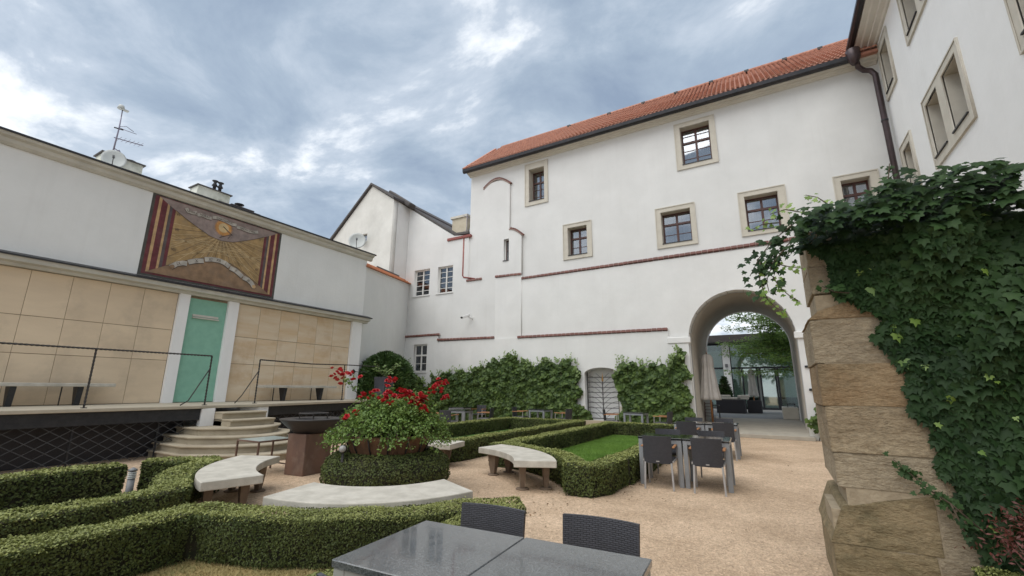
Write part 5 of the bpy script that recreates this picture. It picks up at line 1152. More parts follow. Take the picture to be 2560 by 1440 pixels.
def make_table(w_, d_, topm, th_=.03, frame=ALU, z=.75):
    t = thing('garden_table', '', 'table')
    build(MB().box(-w_ / 2, w_ / 2, -d_ / 2, d_ / 2, z - th_, z), 'tabletop', topm, t, world=False, bevel=.004)
    a = MB(); zz = z - th_ - .003; i_ = .012
    a.box(-w_ / 2 + i_, w_ / 2 - i_, -d_ / 2 + i_, -d_ / 2 + i_ + .03, zz - .06, zz).box(-w_ / 2 + i_, w_ / 2 - i_, d_ / 2 - i_ - .03, d_ / 2 - i_, zz - .06, zz).box(-w_ / 2 + i_, -w_ / 2 + i_ + .03, -d_ / 2 + i_ + .03, d_ / 2 - i_ - .03, zz - .06, zz).box(w_ / 2 - i_ - .03, w_ / 2 - i_, -d_ / 2 + i_ + .03, d_ / 2 - i_ - .03, zz - .06, zz)
    build(a, 'apron', frame, t, world=False)
    for sx in (-1, 1):
        for sy in (-1, 1):
            x, y = sx * (w_ / 2 - .042), sy * (d_ / 2 - .042); build(MB().box(x - .034, x + .034, y - .034, y + .034, 0, zz + .001), 'leg', frame, t, world=False, bevel=.003)
    return t
used = set()
def place(proto, label, loc, rz, group):
    if proto.name not in used: used.add(proto.name); r_ = proto
    else:
        r_ = proto.copy(); COL.objects.link(r_)
        for ch_ in list(proto.children): c_ = ch_.copy(); COL.objects.link(c_); c_.parent = r_
    r_.location = (*loc, 0); r_.rotation_euler = (0, 0, R(rz)); r_['label'] = label; r_['group'] = group; return r_
CH = make_chair(); GC = 'woven charcoal garden chairs'
for lb, loc, rz in (
    ('charcoal woven chair behind the near grey table, left of its pair', (-1.575, 2.25), 184), ('charcoal woven chair behind the near grey table, right of its pair', (-.92, 2.35), 183), ('charcoal woven chair at the bottom edge, on the near side of the grey table', (-1.44, 1.59), 4),
    ('left chair on the near side of the closer table pair by the lawn', (-1.71, 7.80), 3), ('right chair on the near side of the closer table pair by the lawn', (-.985, 7.86), 2), ('left chair on the far side of the closer table pair by the lawn', (-1.79, 8.66), 182), ('right chair on the far side of the closer table pair by the lawn', (-1.05, 8.70), 181),
    ('left chair on the near side of the table pair before the arch', (-1.86, 11.60), 1), ('right chair on the near side of the table pair before the arch', (-1.08, 11.65), 2), ('left chair on the far side of the table pair before the arch', (-1.93, 12.8), 180), ('right chair on the far side of the table pair before the arch', (-1.19, 12.8), 182),
    ('chair left of the small table before the iron gate', (-5.18, 16.15), -80), ('chair right of the small table before the iron gate', (-3.36, 16.05), 78),
    ('chair left of the small table before the long vine', (-8.95, 16.1), -84), ('chair right of the small table before the long vine', (-7.02, 16.0), 80),
    ('chair with its back turned beside the tables behind the roses', (-9.72, 12.45), 8), ('chair right of the tables behind the roses', (-9.55, 14.45), 105), ('chair left of the tables behind the roses, largely hidden', (-10.75, 12.9), -60), ('farthest chair behind the tables at the back left', (-11.3, 16.6), 190)):
    place(CH, lb, loc, rz, GC)
TB = make_table(.70, .72, GLTOP); GT = 'square grey framed garden tables'
for lb, loc, rz in (('left black topped table of the closer pair by the lawn', (-1.735, 8.20), 2), ('right black topped table of the closer pair by the lawn', (-1.032, 8.225), 2), ('left black topped table of the pair before the arch', (-1.85, 12.0), 1), ('right black topped table of the pair before the arch', (-1.147, 12.01), 1),
    ('small black topped table before the iron gate', (-4.28, 16.1), -2), ('small black topped table before the long vine', (-8.0, 16.05), -3), ('front black topped table behind the roses', (-10.05, 13.55), 10), ('rear black topped table behind the roses', (-11.6, 15.6), 8)):
    place(TB, lb, loc, rz, GT)
NT = make_table(.652, .70, GRANITE, .034, mat('table_frame_olive', (.33, .345, .32), (.29, .30, .28), .5, 6, metal=.2))
place(NT, 'near speckled grey granite table, left half', (-1.535, 1.895), 3.2, 'near granite tables'); place(NT, 'near speckled grey granite table, right half', (-.880, 1.935), 3.2, 'near granite tables')
# ================================================================== LEAF TEMPLATES
def template(outline, fold=.15):
    """leaf outline (x across, y towards the tip), fan from the stalk point"""
    o = np.array(outline); V = np.column_stack([o, -fold * np.abs(o[:, 0]) - .12 * o[:, 1] ** 2]); V = np.vstack([[0, .05, 0.0], V]); n = len(o)
    return V, np.array([(0, i + 1, i + 2) for i in range(n - 1)] + [(0, n, 1)])
IVYT = template([(0, -.02), (-.22, -.16), (-.48, -.02), (-.34, .18), (-.40, .44), (-.16, .44), (0, .86), (.16, .44), (.40, .44), (.34, .18), (.48, -.02), (.22, -.16)])
GRAPE = template([(0, 0), (-.26, -.14), (-.46, .12), (-.42, .46), (-.2, .56), (0, .84), (.2, .56), (.42, .46), (.46, .12), (.26, -.14)])
def scatter(T, P, Nn, Td, S):
    V, Fq = T; P = np.asarray(P, float); Nn = np.asarray(Nn, float); Nn /= np.linalg.norm(Nn, axis=1)[:, None]; Td = np.asarray(Td, float)
    Td = Td - Nn * (Td * Nn).sum(1)[:, None]; Td /= np.linalg.norm(Td, axis=1)[:, None] + 1e-9; Xd = np.cross(Td, Nn); S = np.asarray(S)[:, None, None]
    W = P[:, None, :] + S * (V[None, :, 0, None] * Xd[:, None, :] + V[None, :, 1, None] * Td[:, None, :] + V[None, :, 2, None] * Nn[:, None, :])
    k = len(V); F_ = (Fq[None] + (np.arange(len(P)) * k)[:, None, None]).reshape(-1, 3); return W.reshape(-1, 3), F_
def climber(name, label, cat, poly, y, n, size, m, tipn=0, seed=3, thick=.30, base=(0, 0, 0), mt=None):
    t = thing(name, label, cat, base); xs = [p[0] for p in poly]; zs = [p[1] for p in poly]
    x = rng.uniform(min(xs) - .1, max(xs) + .1, n * 3); z = rng.uniform(min(zs), max(zs) + .1, n * 3)
    ox = x + .10 * np.sin(z * 9 + x * 3); oz = z + .10 * np.sin(x * 7.0) + .06 * np.sin(x * 17 + 1)
    k = in_poly(ox, oz, poly); x, z = x[k][:n], z[k][:n]; c = len(x)
    dep = .5 + .25 * np.sin(x * 4.3 + 2 * np.sin(z * 3.7)) * np.sin(z * 5.1 + 1.5 * np.sin(x * 2.9)) + .25 * np.sin(x * 9.7 + 3 * np.sin(z * 5)) * np.sin(z * 8.3 + x * 3)
    yy = y - thick * dep * rng.uniform(.55, 1.0, c)
    Nn = np.column_stack([rng.normal(0, .55, c), -np.ones(c), .30 + rng.normal(0, .55, c)]); Td = np.column_stack([rng.normal(0, .5, c), rng.normal(0, .2, c), -np.ones(c)])
    top = np.array([np.interp(v, sorted(xs), sorted(xs)) for v in x[:1]]) 
    V, Fq = scatter(GRAPE, np.column_stack([x, yy, z]), Nn, Td, size * rng.uniform(.55, 1.3, c)); npmesh('foliage', V, Fq, m, t)
    # thin dark back layer of stems
    st = MB(); random.seed(seed)
    for i in range(int((max(xs) - min(xs)) / .45)):
        xx = min(xs) + .2 + i * .45 + random.uniform(-.1, .1); pts = [(xx, y - .03, 0)]; zc2 = 0
        while zc2 < max(zs) - .2:
            zc2 += .35; pts.append((pts[-1][0] + random.uniform(-.12, .12), y - .05 - random.random() * .08, zc2))
            if not in_poly(np.array([pts[-1][0]]), np.array([zc2]), poly)[0]: break
        if len(pts) > 2: st.tube(pts, .014, 5, r2=.006)
    if st.v: build(st, 'stems', BARK, t, recalc=False)
    # young shoots standing off the top
    SH, SN, ST2 = [], [], []; sb = MB()
    up = [p for p in poly if p[1] > .55 * max(zs)]
    for i in range(tipn):
        j = random.randrange(len(up) - 1); a, b_ = up[j], up[j + 1]; u = random.random(); p = Vector((a[0] + (b_[0] - a[0]) * u, y - random.uniform(.05, .3), a[1] + (b_[1] - a[1]) * u - .05)); d = Vector((random.uniform(-.7, .7), random.uniform(-.2, .05), 1)).normalized(); ln = random.uniform(.12, .36)
        sb.tube([p, p + d * ln], .005, 4)
        for q in range(5): 
            SH.append(p + d * ln * (.2 + q * .2) + Vector((random.gauss(0, .03), random.gauss(0, .03), 0))); SN.append((random.gauss(0, .5), -1, .5)); ST2.append((random.gauss(0, 1), 0, random.gauss(0, .6)))
    if SH: V, Fq = scatter(GRAPE, SH, SN, ST2, np.full(len(SH), size * .62) * rng.uniform(.6, 1.1, len(SH))); npmesh('young_foliage', V, Fq, mt or VINET, t); build(sb, 'shoots', VINET, t, recalc=False)
    return t
pL = [(-14.7, .0), (-14.75, 1.4), (-14.6, 2.05), (-14.0, 2.15), (-13.2, 2.40), (-12.7, 2.25), (-12.0, 2.40), (-11.3, 2.62), (-10.7, 2.86), (-10.2, 2.95), (-9.8, 3.0), (-9.4, 2.72), (-8.9, 2.55), (-8.3, 2.72), (-7.7, 2.62), (-7.1, 2.70), (-6.78, 2.4), (-6.85, 1.9), (-6.72, 1.5), (-6.95, 1.1), (-6.6, .7), (-6.30, .3), (-6.4, 0)]
climber('climbing_vine', 'long green climbing vine covering the white wall left of the iron gate', 'vine', pL, YB - .22, 15000, .15, VINE, 60, 5, .36, (-10.5, YB - .2, 0))
pR = [(-5.1, 0), (-5.2, .6), (-5.0, 1.2), (-5.25, 1.7), (-5.3, 2.3), (-5.1, 2.6), (-4.7, 2.45), (-4.3, 2.52), (-3.9, 2.35), (-3.5, 2.50), (-3.2, 2.45), (-3.0, 2.78), (-2.85, 3.0), (-2.68, 2.7), (-2.6, 2.2), (-2.78, 1.7), (-2.55, 1.3), (-2.6, .6), (-2.72, 0)]
climber('climbing_vine', 'smaller climbing vine between the iron gate and the arch', 'vine', pR, YB - .26, 6200, .15, VINE, 30, 6, .34, (-4, YB - .2, 0))
climber('climbing_vine', 'vine in the left corner beside the narrow white window', 'vine', [(-16.7, .5), (-16.7, 2.2), (-16.2, 2.9), (-15.9, 2.2), (-15.2, 1.85), (-14.8, 1.6), (-14.8, .5)], YB - .14, 1500, .15, VINE, 14, 7, .4, (-15.8, YB - .2, 0))
climber('climbing_vine', 'small potted vine at the foot of the white pier right of the arch', 'vine', [(.92, .35), (.95, .85), (1.15, 1.25), (1.5, 1.3), (1.9, .9), (1.9, .3)], YB - .30, 260, .16, VINE, 8, 8, .4, (1.3, YB - .3, 0))

# yew, planter
def blob(name, label, cat, c, prof, n, size, m, aspect=.18, jit=.35, sx=1.0):
    t = thing(name, label, cat, c); build(MB().lathe([(r_ * .86, z) for r_, z in prof], c, 24), 'branches', CORE, t)
    P, Nn = [], []
    tot = sum(math.dist(a, b_) * (a[0] + b_[0]) for a, b_ in zip(prof, prof[1:]))
    for (r1_, z1_), (r2_, z2_) in zip(prof, prof[1:]):
        L = math.dist((r1_, z1_), (r2_, z2_)); k = int(n * L * (r1_ + r2_) / tot); u = rng.random(k); a = rng.random(k) * 6.2832
        r_ = (r1_ + (r2_ - r1_) * u) * (1 + .05 * np.sin(a * 7 + z1_ * 6) + .03 * np.sin(a * 15)) + rng.normal(0, .045, k); z = z1_ + (z2_ - z1_) * u
        P.append(np.column_stack([c[0] + r_ * np.cos(a), c[1] + r_ * np.sin(a), c[2] + z])); Nn.append(np.column_stack([np.cos(a), np.sin(a), np.full(k, .5)]))
    P, Nn = np.concatenate(P), np.concatenate(Nn)
    # needles point outwards and up: the quad lies along the outward direction
    k = len(P); O = Nn + rng.normal(0, jit, (k, 3)); O /= np.linalg.norm(O, axis=1)[:, None]; s = np.cross(O, rng.normal(0, 1, (k, 3))); s /= np.linalg.norm(s, axis=1)[:, None]; ln = (size * rng.uniform(.6, 1.4, k))[:, None]
    V = np.stack([P - O * ln * .5, P + s * ln * aspect, P + O * ln * .6, P - s * ln * aspect], 1).reshape(-1, 3); npmesh('foliage', V, np.arange(k * 4).reshape(-1, 4), m, t); return t
blob('yew_bush', 'dark green egg shaped yew on the terrace end, left of the narrow window', 'yew', (-13.75, 13.3, ZT - .1), [(.6, 0), (1.0, .25), (1.10, .65), (1.04, 1.1), (.82, 1.5), (.46, 1.80), (.05, 1.98)], 30000, .17, YEW, .13, .55)
PLT = thing('tall_planter', 'tall square blue grey planter standing before the yew', 'planter', (-12.9, 12.45, ZT))
build(MB().extr([(-13.14, ZT), (-12.72, ZT), (-12.62, 1.93), (-13.22, 1.93)], 'y', 12.2, 12.7), 'pot', PLANT, PLT, bevel=.01); build(MB().box(-13.1, -12.74, 12.3, 12.6, 1.9, 1.935), 'soil', SOIL, PLT)
PP = thing('potted_sapling', 'light green sapling growing in the tall planter', 'plant', (-12.9, 12.45, 1.93)); P, Nn, Tdd = [], [], []
sb = MB()
for i in range(16):
    a = random.uniform(0, 6.28); tip = Vector((-12.9 + .5 * math.cos(a), 12.45 + .5 * math.sin(a), 2.0 + random.uniform(.15, .5))); sb.tube([(-12.9, 12.45, 1.92), tip], .006, 4)
    for j in range(12): P.append(Vector((-12.9, 12.45, 1.93)).lerp(tip, random.uniform(.3, 1.1)) + Vector((random.gauss(0, .04), random.gauss(0, .04), random.gauss(0, .04)))); Nn.append((random.gauss(0, .5), -.6, 1)); Tdd.append((math.cos(a), math.sin(a), -.3))
V, Fq = scatter(GRAPE, P, Nn, Tdd, np.full(len(P), .10)); npmesh('foliage', V, Fq, VINET, PP); build(sb, 'stems', BARK, PP, recalc=False)

# ================================================================== SANDSTONE BUTTRESS AND IVY
YF = 4.40
BT = thing('stone_buttress', 'weathered sandstone buttress of large rough blocks beside the ivy', 'wall', (.9, YF, 0))
from mathutils import noise as mn
def block(x0, x1, y0, y1, z0, z1, m, topcut=None, amp=.0045, label=None):
    b = bmesh.new(); bmesh.ops.create_cube(b, size=1)
    for v in b.verts: v.co = Vector((x0 + (v.co.x + .5) * (x1 - x0), y0 + (v.co.y + .5) * (y1 - y0), z0 + (v.co.z + .5) * (z1 - z0)))
    if topcut:
        for v in b.verts:
            if v.co.x < x0 + .01 and v.co.z > z1 - .01: v.co.z -= topcut[1]; v.co.x += topcut[0]
    bmesh.ops.bevel(b, geom=list(b.edges), offset=.005, segments=2, affect='EDGES')
    bmesh.ops.triangulate(b, faces=b.faces); bmesh.ops.subdivide_edges(b, edges=[e_ for e_ in b.edges if e_.calc_length() > .12], cuts=3, use_grid_fill=True)
    bmesh.ops.triangulate(b, faces=b.faces); bmesh.ops.subdivide_edges(b, edges=[e_ for e_ in b.edges if e_.calc_length() > .06], cuts=1, use_grid_fill=True)
    for v in b.verts:
        p = v.co * 4.0; v.co += Vector((mn.noise(p), mn.noise(p + Vector((9, 3, 1))), mn.noise(p + Vector((2, 7, 5))))) * amp + Vector((mn.noise(v.co * 17), mn.noise(v.co * 17 + Vector((4, 4, 4))), 0)) * amp * .5
        v.co -= BT.location
    me = bpy.data.meshes.new('stone_block'); b.to_mesh(me); b.free(); me.materials.append(m)
    return link('stone_block', me, BT, None, label)
zc3 = [0, .40, .775]
block(.27, .86, YF, YF + 1.1, 0, .400, ROCK4); block(.864, 1.9, YF + .004, YF + .6, 0, .40, ROCK3)
block(.255, .90, YF, YF + 1.1, .401, .80, ROCK4, (.105, .13), label='mossy chamfered corner block'); block(.904, 1.9, YF + .004, YF + .6, .403, .80, ROCK3)
block(.355, .98, YF, YF + 1.0, .804, 1.05, ROCK3); block(.984, 1.8, YF + .004, YF + .6, .804, 1.05, ROCK)
block(.345, 1.01, YF - .003, YF + 1.0, 1.054, 1.40, ROCK); block(1.014, 1.8, YF + .004, YF + .6, 1.054, 1.40, ROCK3)
block(.335, 1.02, YF, YF + 1.0, 1.404, 1.735, ROCK2, label='orange rust stained sandstone block'); block(1.024, 1.8, YF + .004, YF + .6, 1.404, 1.735, ROCK)
block(.325, 1.1, YF + .002, YF + 1.0, 1.739, 2.095, ROCK3)
block(.31, .90, YF - .004, YF + .95, 2.099, 2.32, ROCK2, (.085, .15), label='ochre capping block with sloped shoulder'); block(.904, 1.5, YF + .03, YF + .6, 2.1, 2.33, ROCK)
block(.375, .80, YF + .05, YF + .75, 2.324, 2.56, ROCK3); block(.375, .80, YF + .055, YF + .75, 2.564, 2.88, ROCK3)
build(MB().box(.385, 3.6, YF + .007, YF + .58, 0.8, 2.30).box(.29, 3.6, YF + .007, YF + .58, 0, .64).box(.40, 3.6, YF + .0065, YF + .575, .64, .80).box(.42, 3.6, YF + .09, YF + .58, 2.3, 2.82), 'wall_core', mat('old_mortar', (.36, .30, .21), (.27, .22, .15), .95, 8, bump=.01), BT)

IV = thing('ivy', 'dense dark green ivy hanging over the sandstone wall on the right', 'ivy', (1.5, YF, 0))
ip = [(.34, 2.72), (.50, 2.58), (.58, 2.30), (.73, 2.2), (.79, 1.91), (.90, 1.46), (.96, 1.13), (1.03, .79), (1.10, .5), (1.2, 0.1), (3.3, .05), (3.3, 2.8), (2.1, 2.75), (1.72, 2.82), (1.58, 3.00), (1.26, 3.12), (.93, 3.05), (.60, 2.98), (.34, 2.92)]
n = 46000; x = rng.uniform(.2, 3.3, n); z = rng.uniform(.05, 3.25, n)
k = in_poly(x + .035 * np.sin(z * 14) + .02 * np.sin(z * 33), z + .035 * np.sin(x * 12) + .02 * np.sin(x * 29), ip); x, z = x[k], z[k]
keep = rng.random(len(x)) < .95; x, z = x[keep], z[keep]; c = len(x)
dep = .55 + .25 * np.sin(x * 5 + z * 3.1) + .22 * np.sin(x * 9 - z * 6.5 + 2); edge_ = np.clip((x - np.interp(z, [.1, .5, .79, 1.13, 1.46, 1.91, 2.2, 2.6, 3], [1.2, 1.10, 1.03, .96, .90, .79, .73, .5, .34])) / .5, .12, 1)
y = YF - .02 - (.06 + .34 * dep) * edge_ * rng.uniform(.2, 1.0, c)
y = np.where((z > 2.75), YF + .5 - rng.random(c) ** .6 * .95, y)
P = np.column_stack([x, y, z]); Nn = np.column_stack([-.15 + rng.normal(0, .38, c), -np.ones(c), .25 + rng.normal(0, .42, c)]); Td = np.column_stack([rng.normal(0, .42, c), rng.normal(-.1, .15, c), -np.ones(c)]); S = .074 * rng.uniform(.45, 1.55, c)
hang = z > 2.72; Nn[hang, 2] += .8
depth = -P[:, 1] * 1.0; vis = (P[:, 0] < 1.75); order = np.argsort(np.where(vis, P[:, 1], 99)); big = order[:300]; rest_ = order[300:]
V, Fq = scatter(IVYT, P[rest_], Nn[rest_], Td[rest_], S[rest_]); npmesh('ivy_leaves', V, Fq, IVY, IV, kind='stuff')
tm = bpy.data.meshes.new('ivy_leaf'); tm.from_pydata([tuple(v) for v in IVYT[0]], [], [tuple(int(q) for q in f) for f in IVYT[1]]); tm.materials.append(IVY)
for i in big:
    nz = Vector(Nn[i]).normalized(); td = Vector(Td[i]); td = (td - nz * td.dot(nz)).normalized(); xd = td.cross(nz)
    o = bpy.data.objects.new('ivy_leaf', tm); COL.objects.link(o); o.parent = IV; s = float(S[i]) * 1.1
    o.matrix_local = Matrix.Translation(Vector(P[i]) - IV.location) @ Matrix(((xd.x, td.x, nz.x, 0), (xd.y, td.y, nz.y, 0), (xd.z, td.z, nz.z, 0), (0, 0, 0, 1))) @ Matrix.Scale(s, 4)
pick = rng.random(len(rest_)) < .006
yl = rest_[pick]; V, Fq = scatter(IVYT, P[yl] + np.array([0, -.03, 0]), Nn[yl], Td[yl], S[yl] * .8); npmesh('young_leaves', V, Fq, IVYY, IV)
# trailing shoots
def trail(pts, n, size, m, spread=.05, nm='ivy_shoot'):
    st = MB().tube(pts, .006, 5, r2=.003); sh_ = build(st, nm, BARK, IV, recalc=False); P, Nn, Td = [], [], []
    pv = [Vector(p) for p in pts]
    for i in range(n):
        t = (i + random.random()) / n * (len(pv) - 1); j = min(int(t), len(pv) - 2); p = pv[j].lerp(pv[j + 1], t - j); d = (pv[j + 1] - pv[j]).normalized()
        P.append(p + Vector((random.gauss(0, spread), random.gauss(0, spread), random.gauss(0, spread)))); Nn.append((random.gauss(-.2, .5), -1, .5 + random.gauss(0, .4))); Td.append(d + Vector((random.gauss(0, .8), random.gauss(0, .3), random.gauss(-.6, .6))))
    V, Fq = scatter(IVYT, P, Nn, Td, size * rng.uniform(.6, 1.2, n)); npmesh('shoot_leaves', V, Fq, m, sh_)
random.seed(9)
Yt = YF - .12
trail([(.55, Yt, 3.0), (.32, Yt, 2.93), (.14, Yt, 2.80), (.02, Yt, 2.66), (-.07, Yt, 2.50)], 75, .075, IVY, .055)
trail([(.45, Yt, 2.92), (.24, Yt, 2.74), (.12, Yt, 2.60), (.05, Yt, 2.44), (.06, Yt, 2.34)], 62, .07, IVY, .05)
trail([(.10, Yt, 2.48), (.14, Yt, 2.38), (.20, Yt, 2.30), (.27, Yt, 2.24)], 14, .05, IVYY, .018)
trail([(.02, Yt, 2.62), (.0, Yt, 2.45), (.04, Yt, 2.28), (.10, Yt, 2.20), (.17, Yt, 2.16)], 22, .055, IVYY, .022)
trail([(.10, Yt, 2.60), (.22, Yt, 2.55), (.32, Yt, 2.52)], 12, .05, IVYY, .02)
trail([(.20, Yt, 2.95), (.08, Yt, 2.96), (-.02, Yt, 2.92)], 13, .045, IVYY, .02)
trail([(.40, Yt, 3.0), (.26, Yt, 3.06), (.14, Yt, 3.04)], 12, .05, IVYY, .022)
trail([(.60, Yt, 3.0), (.50, Yt, 3.12), (.42, Yt, 3.16)], 12, .05, IVYY, .022)
trail([(.95, Yt, 3.08), (.98, Yt, 3.2), (1.0, Yt, 3.30)], 10, .055, IVY, .02)
trail([(1.5, Yt, 3.0), (1.56, Yt, 3.1), (1.66, Yt, 3.12)], 14, .07, IVY, .03)
trail([(1.1, YF - .12, .62), (.96, YF - .11, .78), (.86, YF - .10, .86), (.78, YF - .09, .95), (.70, YF - .09, 1.04)], 46, .055, IVY, .028)
trail([(.96, YF - .11, .78), (.99, YF - .11, .66), (1.02, YF - .11, .55)], 14, .05, IVY, .02)
trail([(.62, YF - .1, 2.28), (.52, YF - .1, 2.30), (.44, YF - .08, 2.36)], 22, .06, IVY, .03)
# red leaved shrub
RS = thing('red_shrub', 'low shrub with dark red feathery leaves under the ivy', 'shrub', (1.45, 3.95, 0)); P, Nn = [], []; sb = MB()
for i in range(40):
    a = random.uniform(0, 6.28); rd = random.uniform(.1, 1); tip = Vector((1.43 + .36 * rd * math.cos(a), 4.0 + .22 * rd * math.sin(a), .80 - .22 * rd * rd + random.uniform(-.05, .06))); sb.tube([(1.43, 4.0, 0), tip], .006, 4, r2=.002)
    for j in range(60): P.append(tip + Vector((random.gauss(0, .07), random.gauss(0, .07), random.gauss(0, .045)))); Nn.append((random.gauss(0, .5), random.gauss(-.3, .5), 1))
leaves('foliage', P, Nn, .035, REDL, RS, aspect=.35, jit=.6); build(sb, 'stems', BARK, RS, recalc=False)

# ================================================================== PASSAGE FLOOR AND INNER YARD
ZY = .33
pf = MB().add([(-3.0, 17.05, .12), (.98, 17.02, .12), (.98, 22.6, ZY), (-2.7, 22.6, ZY), (-3.0, 17.05, 0), (.98, 17.02, 0), (.98, 22.6, 0), (-2.7, 22.6, 0)], [(0, 1, 2, 3), (4, 7, 6, 5), (0, 4, 5, 1), (1, 5, 6, 2), (2, 6, 7, 3), (3, 7, 4, 0)])
struct(build(pf, 'passage_floor', PAVE, bevel=.01))
struct(build(MB().box(-14, 10, 22.62, 60, .01, ZY), 'yard_floor', YARD))
GH = thing('glass_pavilion', 'glazed pavilion with white columns and dark roof edge seen through the arch', 'building', (-1, 33, ZY))
YG = 33
build(MB().box(-9, 7, YG - 1.0, YG + 7, 4.62, 5.08), 'roof', ROOFDK, GH)
build(MB().box(-9, 7, YG + 6.8, YG + 7, ZY, 4.6), 'back_wall', PLC, GH)
build(MB().box(-9, 7, YG + .4, YG + 7, ZY + .0, ZY + .012), 'floor', mat('dark_floor', (.05, .045, .04), None, .3, 3), GH)
for xt, xb_ in ((-2.5, -2.5), (2.2, 2.2), (-6.5, -6.5)): build(MB().box(xt - .22, xt + .22, YG - .35, YG + .1, ZY, 4.62), 'column', PLC, GH)
for a, b_ in ((-6.28, -2.72), (-2.28, 1.98), (2.42, 6.5)):
    build(MB().box(a, b_, YG + .02, YG + .04, 3.02, 4.5), 'pane', GLASSG, GH); build(MB().box(a, b_, YG, YG + .08, 2.90, 3.02), 'transom', DARKMET, GH); build(MB().box(a, b_, YG, YG + .08, 4.5, 4.62), 'transom', DARKMET, GH)
    ms_ = [a, a + .64, -0.80, -.60, .24, .36, b_] if a > -3 and a < 0 else [a, (a + b_) / 2, b_]
    for q in ms_: build(MB().box(q - .05, q + .05, YG - .03, YG + .06, ZY, 2.90 if q not in (a, b_) else 4.5), 'mullion', DARKMET, GH)
    for p, q in zip(ms_, ms_[1:]):
        if q - p > .3: build(MB().box(p + .05, q - .05, YG + .02, YG + .03, ZY + .1, 2.90), 'pane', GLASSG, GH)
build(MB().box(-2.2, 1.9, YG, YG + .06, ZY, ZY + .12), 'threshold', DARKMET, GH)
build(MB().box(-2.02, -1.9, YG - .12, YG - .02, 3.05, 3.2) if False else MB().box(-2.58, -2.42, YG - .45, YG - .352, 3.0, 3.22), 'wall_lamp', LAMP, GH)
for x in (-4.8, -3.2, -1.2, .9, 2.6): build(MB().box(x, x + .28, YG + 4.5, YG + 4.8, ZY, 4.6), 'inner_column', PLC, GH)
build(MB().box(-1.6, -.9, YG + 2.2, YG + 2.9, ZY, 1.05).box(.3, 1.8, YG + 1.6, YG + 2.4, ZY, 1.1), 'furniture', WICKB, GH)
# yard things
def parasol(label, c, z0, ztop, rb, rt, canvas_bottom):
    t = thing('closed_parasol', label, 'parasol', (c[0], c[1], z0), 0, 'closed canvas parasols')
    fn = lambda a, z: 1 + .16 * math.sin(a * 8) * (1 - .5 * (z > ztop - .5))
    H = ztop - canvas_bottom; pr = [(rb, 0), (rb * .96, .06 * H), (rb * .80, .3 * H), (rb * .62, .62 * H), (rt * 1.1, .72 * H), (rt * 1.18, .735 * H), (rt * 1.12, .9 * H), (rt * .8, .97 * H), (.02, H)]
    build(MB().lathe(pr, (c[0], c[1], canvas_bottom), 64, fn), 'canopy', CANV, t); build(MB().tube([(c[0], c[1], z0), (c[0], c[1], ztop - .1)], .035, 10), 'pole', TEAK, t)
    build(MB().box(c[0] - .35, c[0] + .35, c[1] - .35, c[1] + .35, z0, z0 + .08), 'base', CAMW if rb < .3 else DARKMET, t, bevel=.02); build(MB().tube([(c[0], c[1], ztop - .05), (c[0], c[1], ztop + .04)], .02, 8), 'finial', TEAK, t)
parasol('closed beige parasol leaning space by the left side of the arch'.replace(' leaning space', ''), (-2.16, 19.3), .20, 2.95, .34, .165, 1.15)
parasol('closed pale parasol on a white base in the inner yard', (-.97, 28.3), ZY, 2.70, .24, .13, 1.2)
SO = thing('wicker_sofa', 'black wicker sofa in the inner yard behind the arch', 'sofa', (-2, 27, ZY))
build(MB().box(-2.75, -1.35, 26.8, 27.1, ZY, 1.04).box(-2.75, -1.35, 27.1, 27.8, ZY, .72), 'body', WICKB, SO, bevel=.03)
S2 = thing('wicker_armchair', 'black wicker armchair beside the yard parasol', 'armchair', (-.95, 27.9, ZY)); build(MB().box(-1.3, -.6, 27.6, 27.85, ZY, 1.0).box(-1.3, -.6, 27.85, 28.2, ZY, .7), 'body', WICKB, S2, bevel=.03)
for i, (x, z, lb) in enumerate(((-2.30, 1.05, 'lower left'), (-2.32, 1.17, 'upper left'), (-1.80, 1.05, 'lower middle'), (-1.45, 1.05, 'lower right'), (-1.40, 1.17, 'upper right'))):
    cz = z if z < 1.1 else 1.165
    sething(build(MB().box(x - .28, x + .28, 26.82, 27.35, cz - .0, cz + .11), 'cushion', CUSH, None, bevel=.035, seg=3), '%s cream cushion of the pile on the wicker sofa' % lb, 'cushion', 'cream cushions piled on the sofa')
blob('potted_conifer', 'small dark conifer by the white column in the yard', 'conifer', (-2.45, 29, ZY + .3), [(.35, 0), (.36, .5), (.25, 1.1), (.05, 1.7)], 2500, .13, YEW)
build(MB().lathe([(.2, 0), (.26, .35)], (-2.45, 29, ZY), 12), 'pot', TERRA, bpy.data.objects['potted_conifer'])
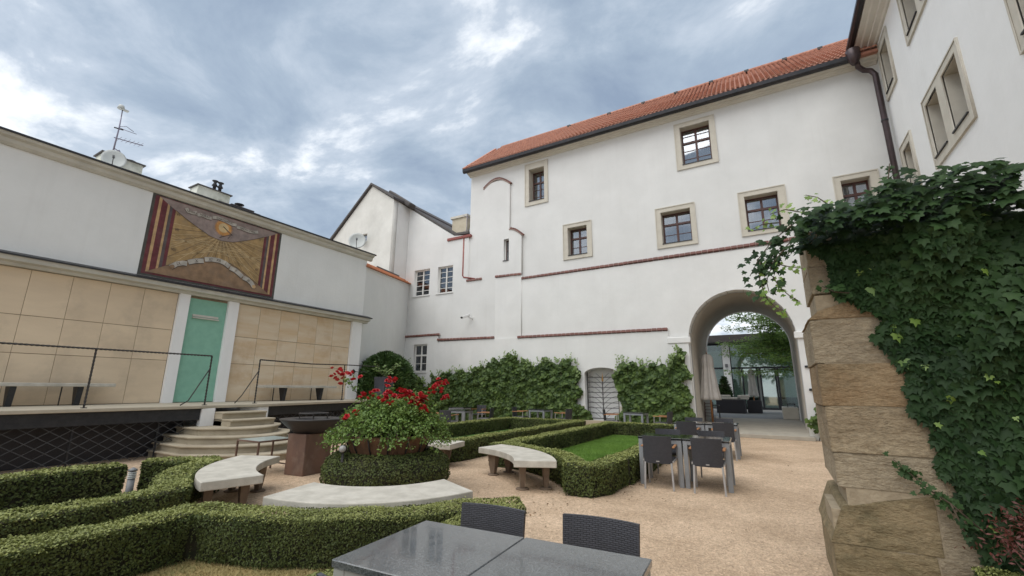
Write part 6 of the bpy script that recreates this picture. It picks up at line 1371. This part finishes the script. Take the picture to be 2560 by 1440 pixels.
for i, (x, y, z0) in enumerate(((-2.18, 20.9, .27), (.60, 22.9, ZY))):
    l_ = thing('lantern', 'black framed lantern on the floor %s of the passage' % ('at the left side' if i == 0 else 'at the far right end'), 'lantern', (x, y, z0), 0, 'black lanterns in the passage'); f = MB(); h_ = .62
    for dx in (-.13, .13):
        for dy in (-.13, .13): f.beam((x + dx, y + dy, z0), (x + dx, y + dy, z0 + h_), .02)
    f.box(x - .15, x + .15, y - .15, y + .15, z0, z0 + .02).box(x - .15, x + .15, y - .15, y + .15, z0 + h_, z0 + h_ + .03); build(f, 'frame', IRON, l_); build(MB().tube([(x, y, z0 + .02), (x, y, z0 + .2)], .05, 12), 'candle', CAMW, l_)
WC = thing('folded_chair', 'dark folded chair leaning behind the parasol in the passage', 'chair', (-2.40, 20.0, .22))
build(MB().beam((-2.5, 19.9, .24), (-2.5, 20.2, 1.05), .03).beam((-2.2, 19.9, .24), (-2.2, 20.2, 1.05), .03), 'frame', WOOD, WC)
for k_ in range(5): build(MB().beam((-2.5, 20.0 + k_ * .04, .5 + k_ * .12), (-2.2, 20.0 + k_ * .04, .5 + k_ * .12), .05, .02), 'slat', WOOD, WC)
PB = sething(build(MB().box(.25, .84, 22.66, 24.2, ZY, .82), 'stone_planter', TRIM, None, bevel=.02), 'low beige stone block at the right end of the passage', 'planter')
# tree in the yard
TR = thing('courtyard_tree', 'leafy tree whose branches hang across the arch opening', 'tree', (2.3, 27.5, ZY))
build(MB().tube([(2.3, 27.5, ZY), (2.2, 27.5, 2.5), (1.7, 27.3, 4.2), (1.5, 27.2, 6.5)], .17, 10, r2=.06), 'trunk', BARK, TR); random.seed(13)
P, Nn = [], []; lim_ = MB()
for i in range(58):
    z0 = random.uniform(2.5, 6.0); s = Vector((1.9, 27.3, z0)); L = random.uniform(1.4, 4.6) * (1 if z0 < 5.3 else .6); a = random.choice([random.uniform(2.4, 3.9), random.uniform(0, 6.28)])
    tip = s + Vector((math.cos(a) * L, math.sin(a) * L * .6, random.uniform(-.1, .45) * L * .35)); lim_.tube([s, s.lerp(tip, .5) + Vector((0, 0, .15)), tip], .03, 5, r2=.008)
    for j in range(int(22 * L)):
        t = random.uniform(.2, 1.03); c = s.lerp(tip, t) + Vector((random.gauss(0, .16), random.gauss(0, .22), random.gauss(0, .10)))
        for q in range(7): P.append(c + Vector((random.gauss(0, .11), random.gauss(0, .11), random.gauss(0, .05)))); Nn.append((random.gauss(0, .4), -.45, 1))
build(lim_, 'branches', BARK, TR, recalc=False); leaves('crown', P, Nn, .12, TREEL, TR, aspect=.6, jit=.45)
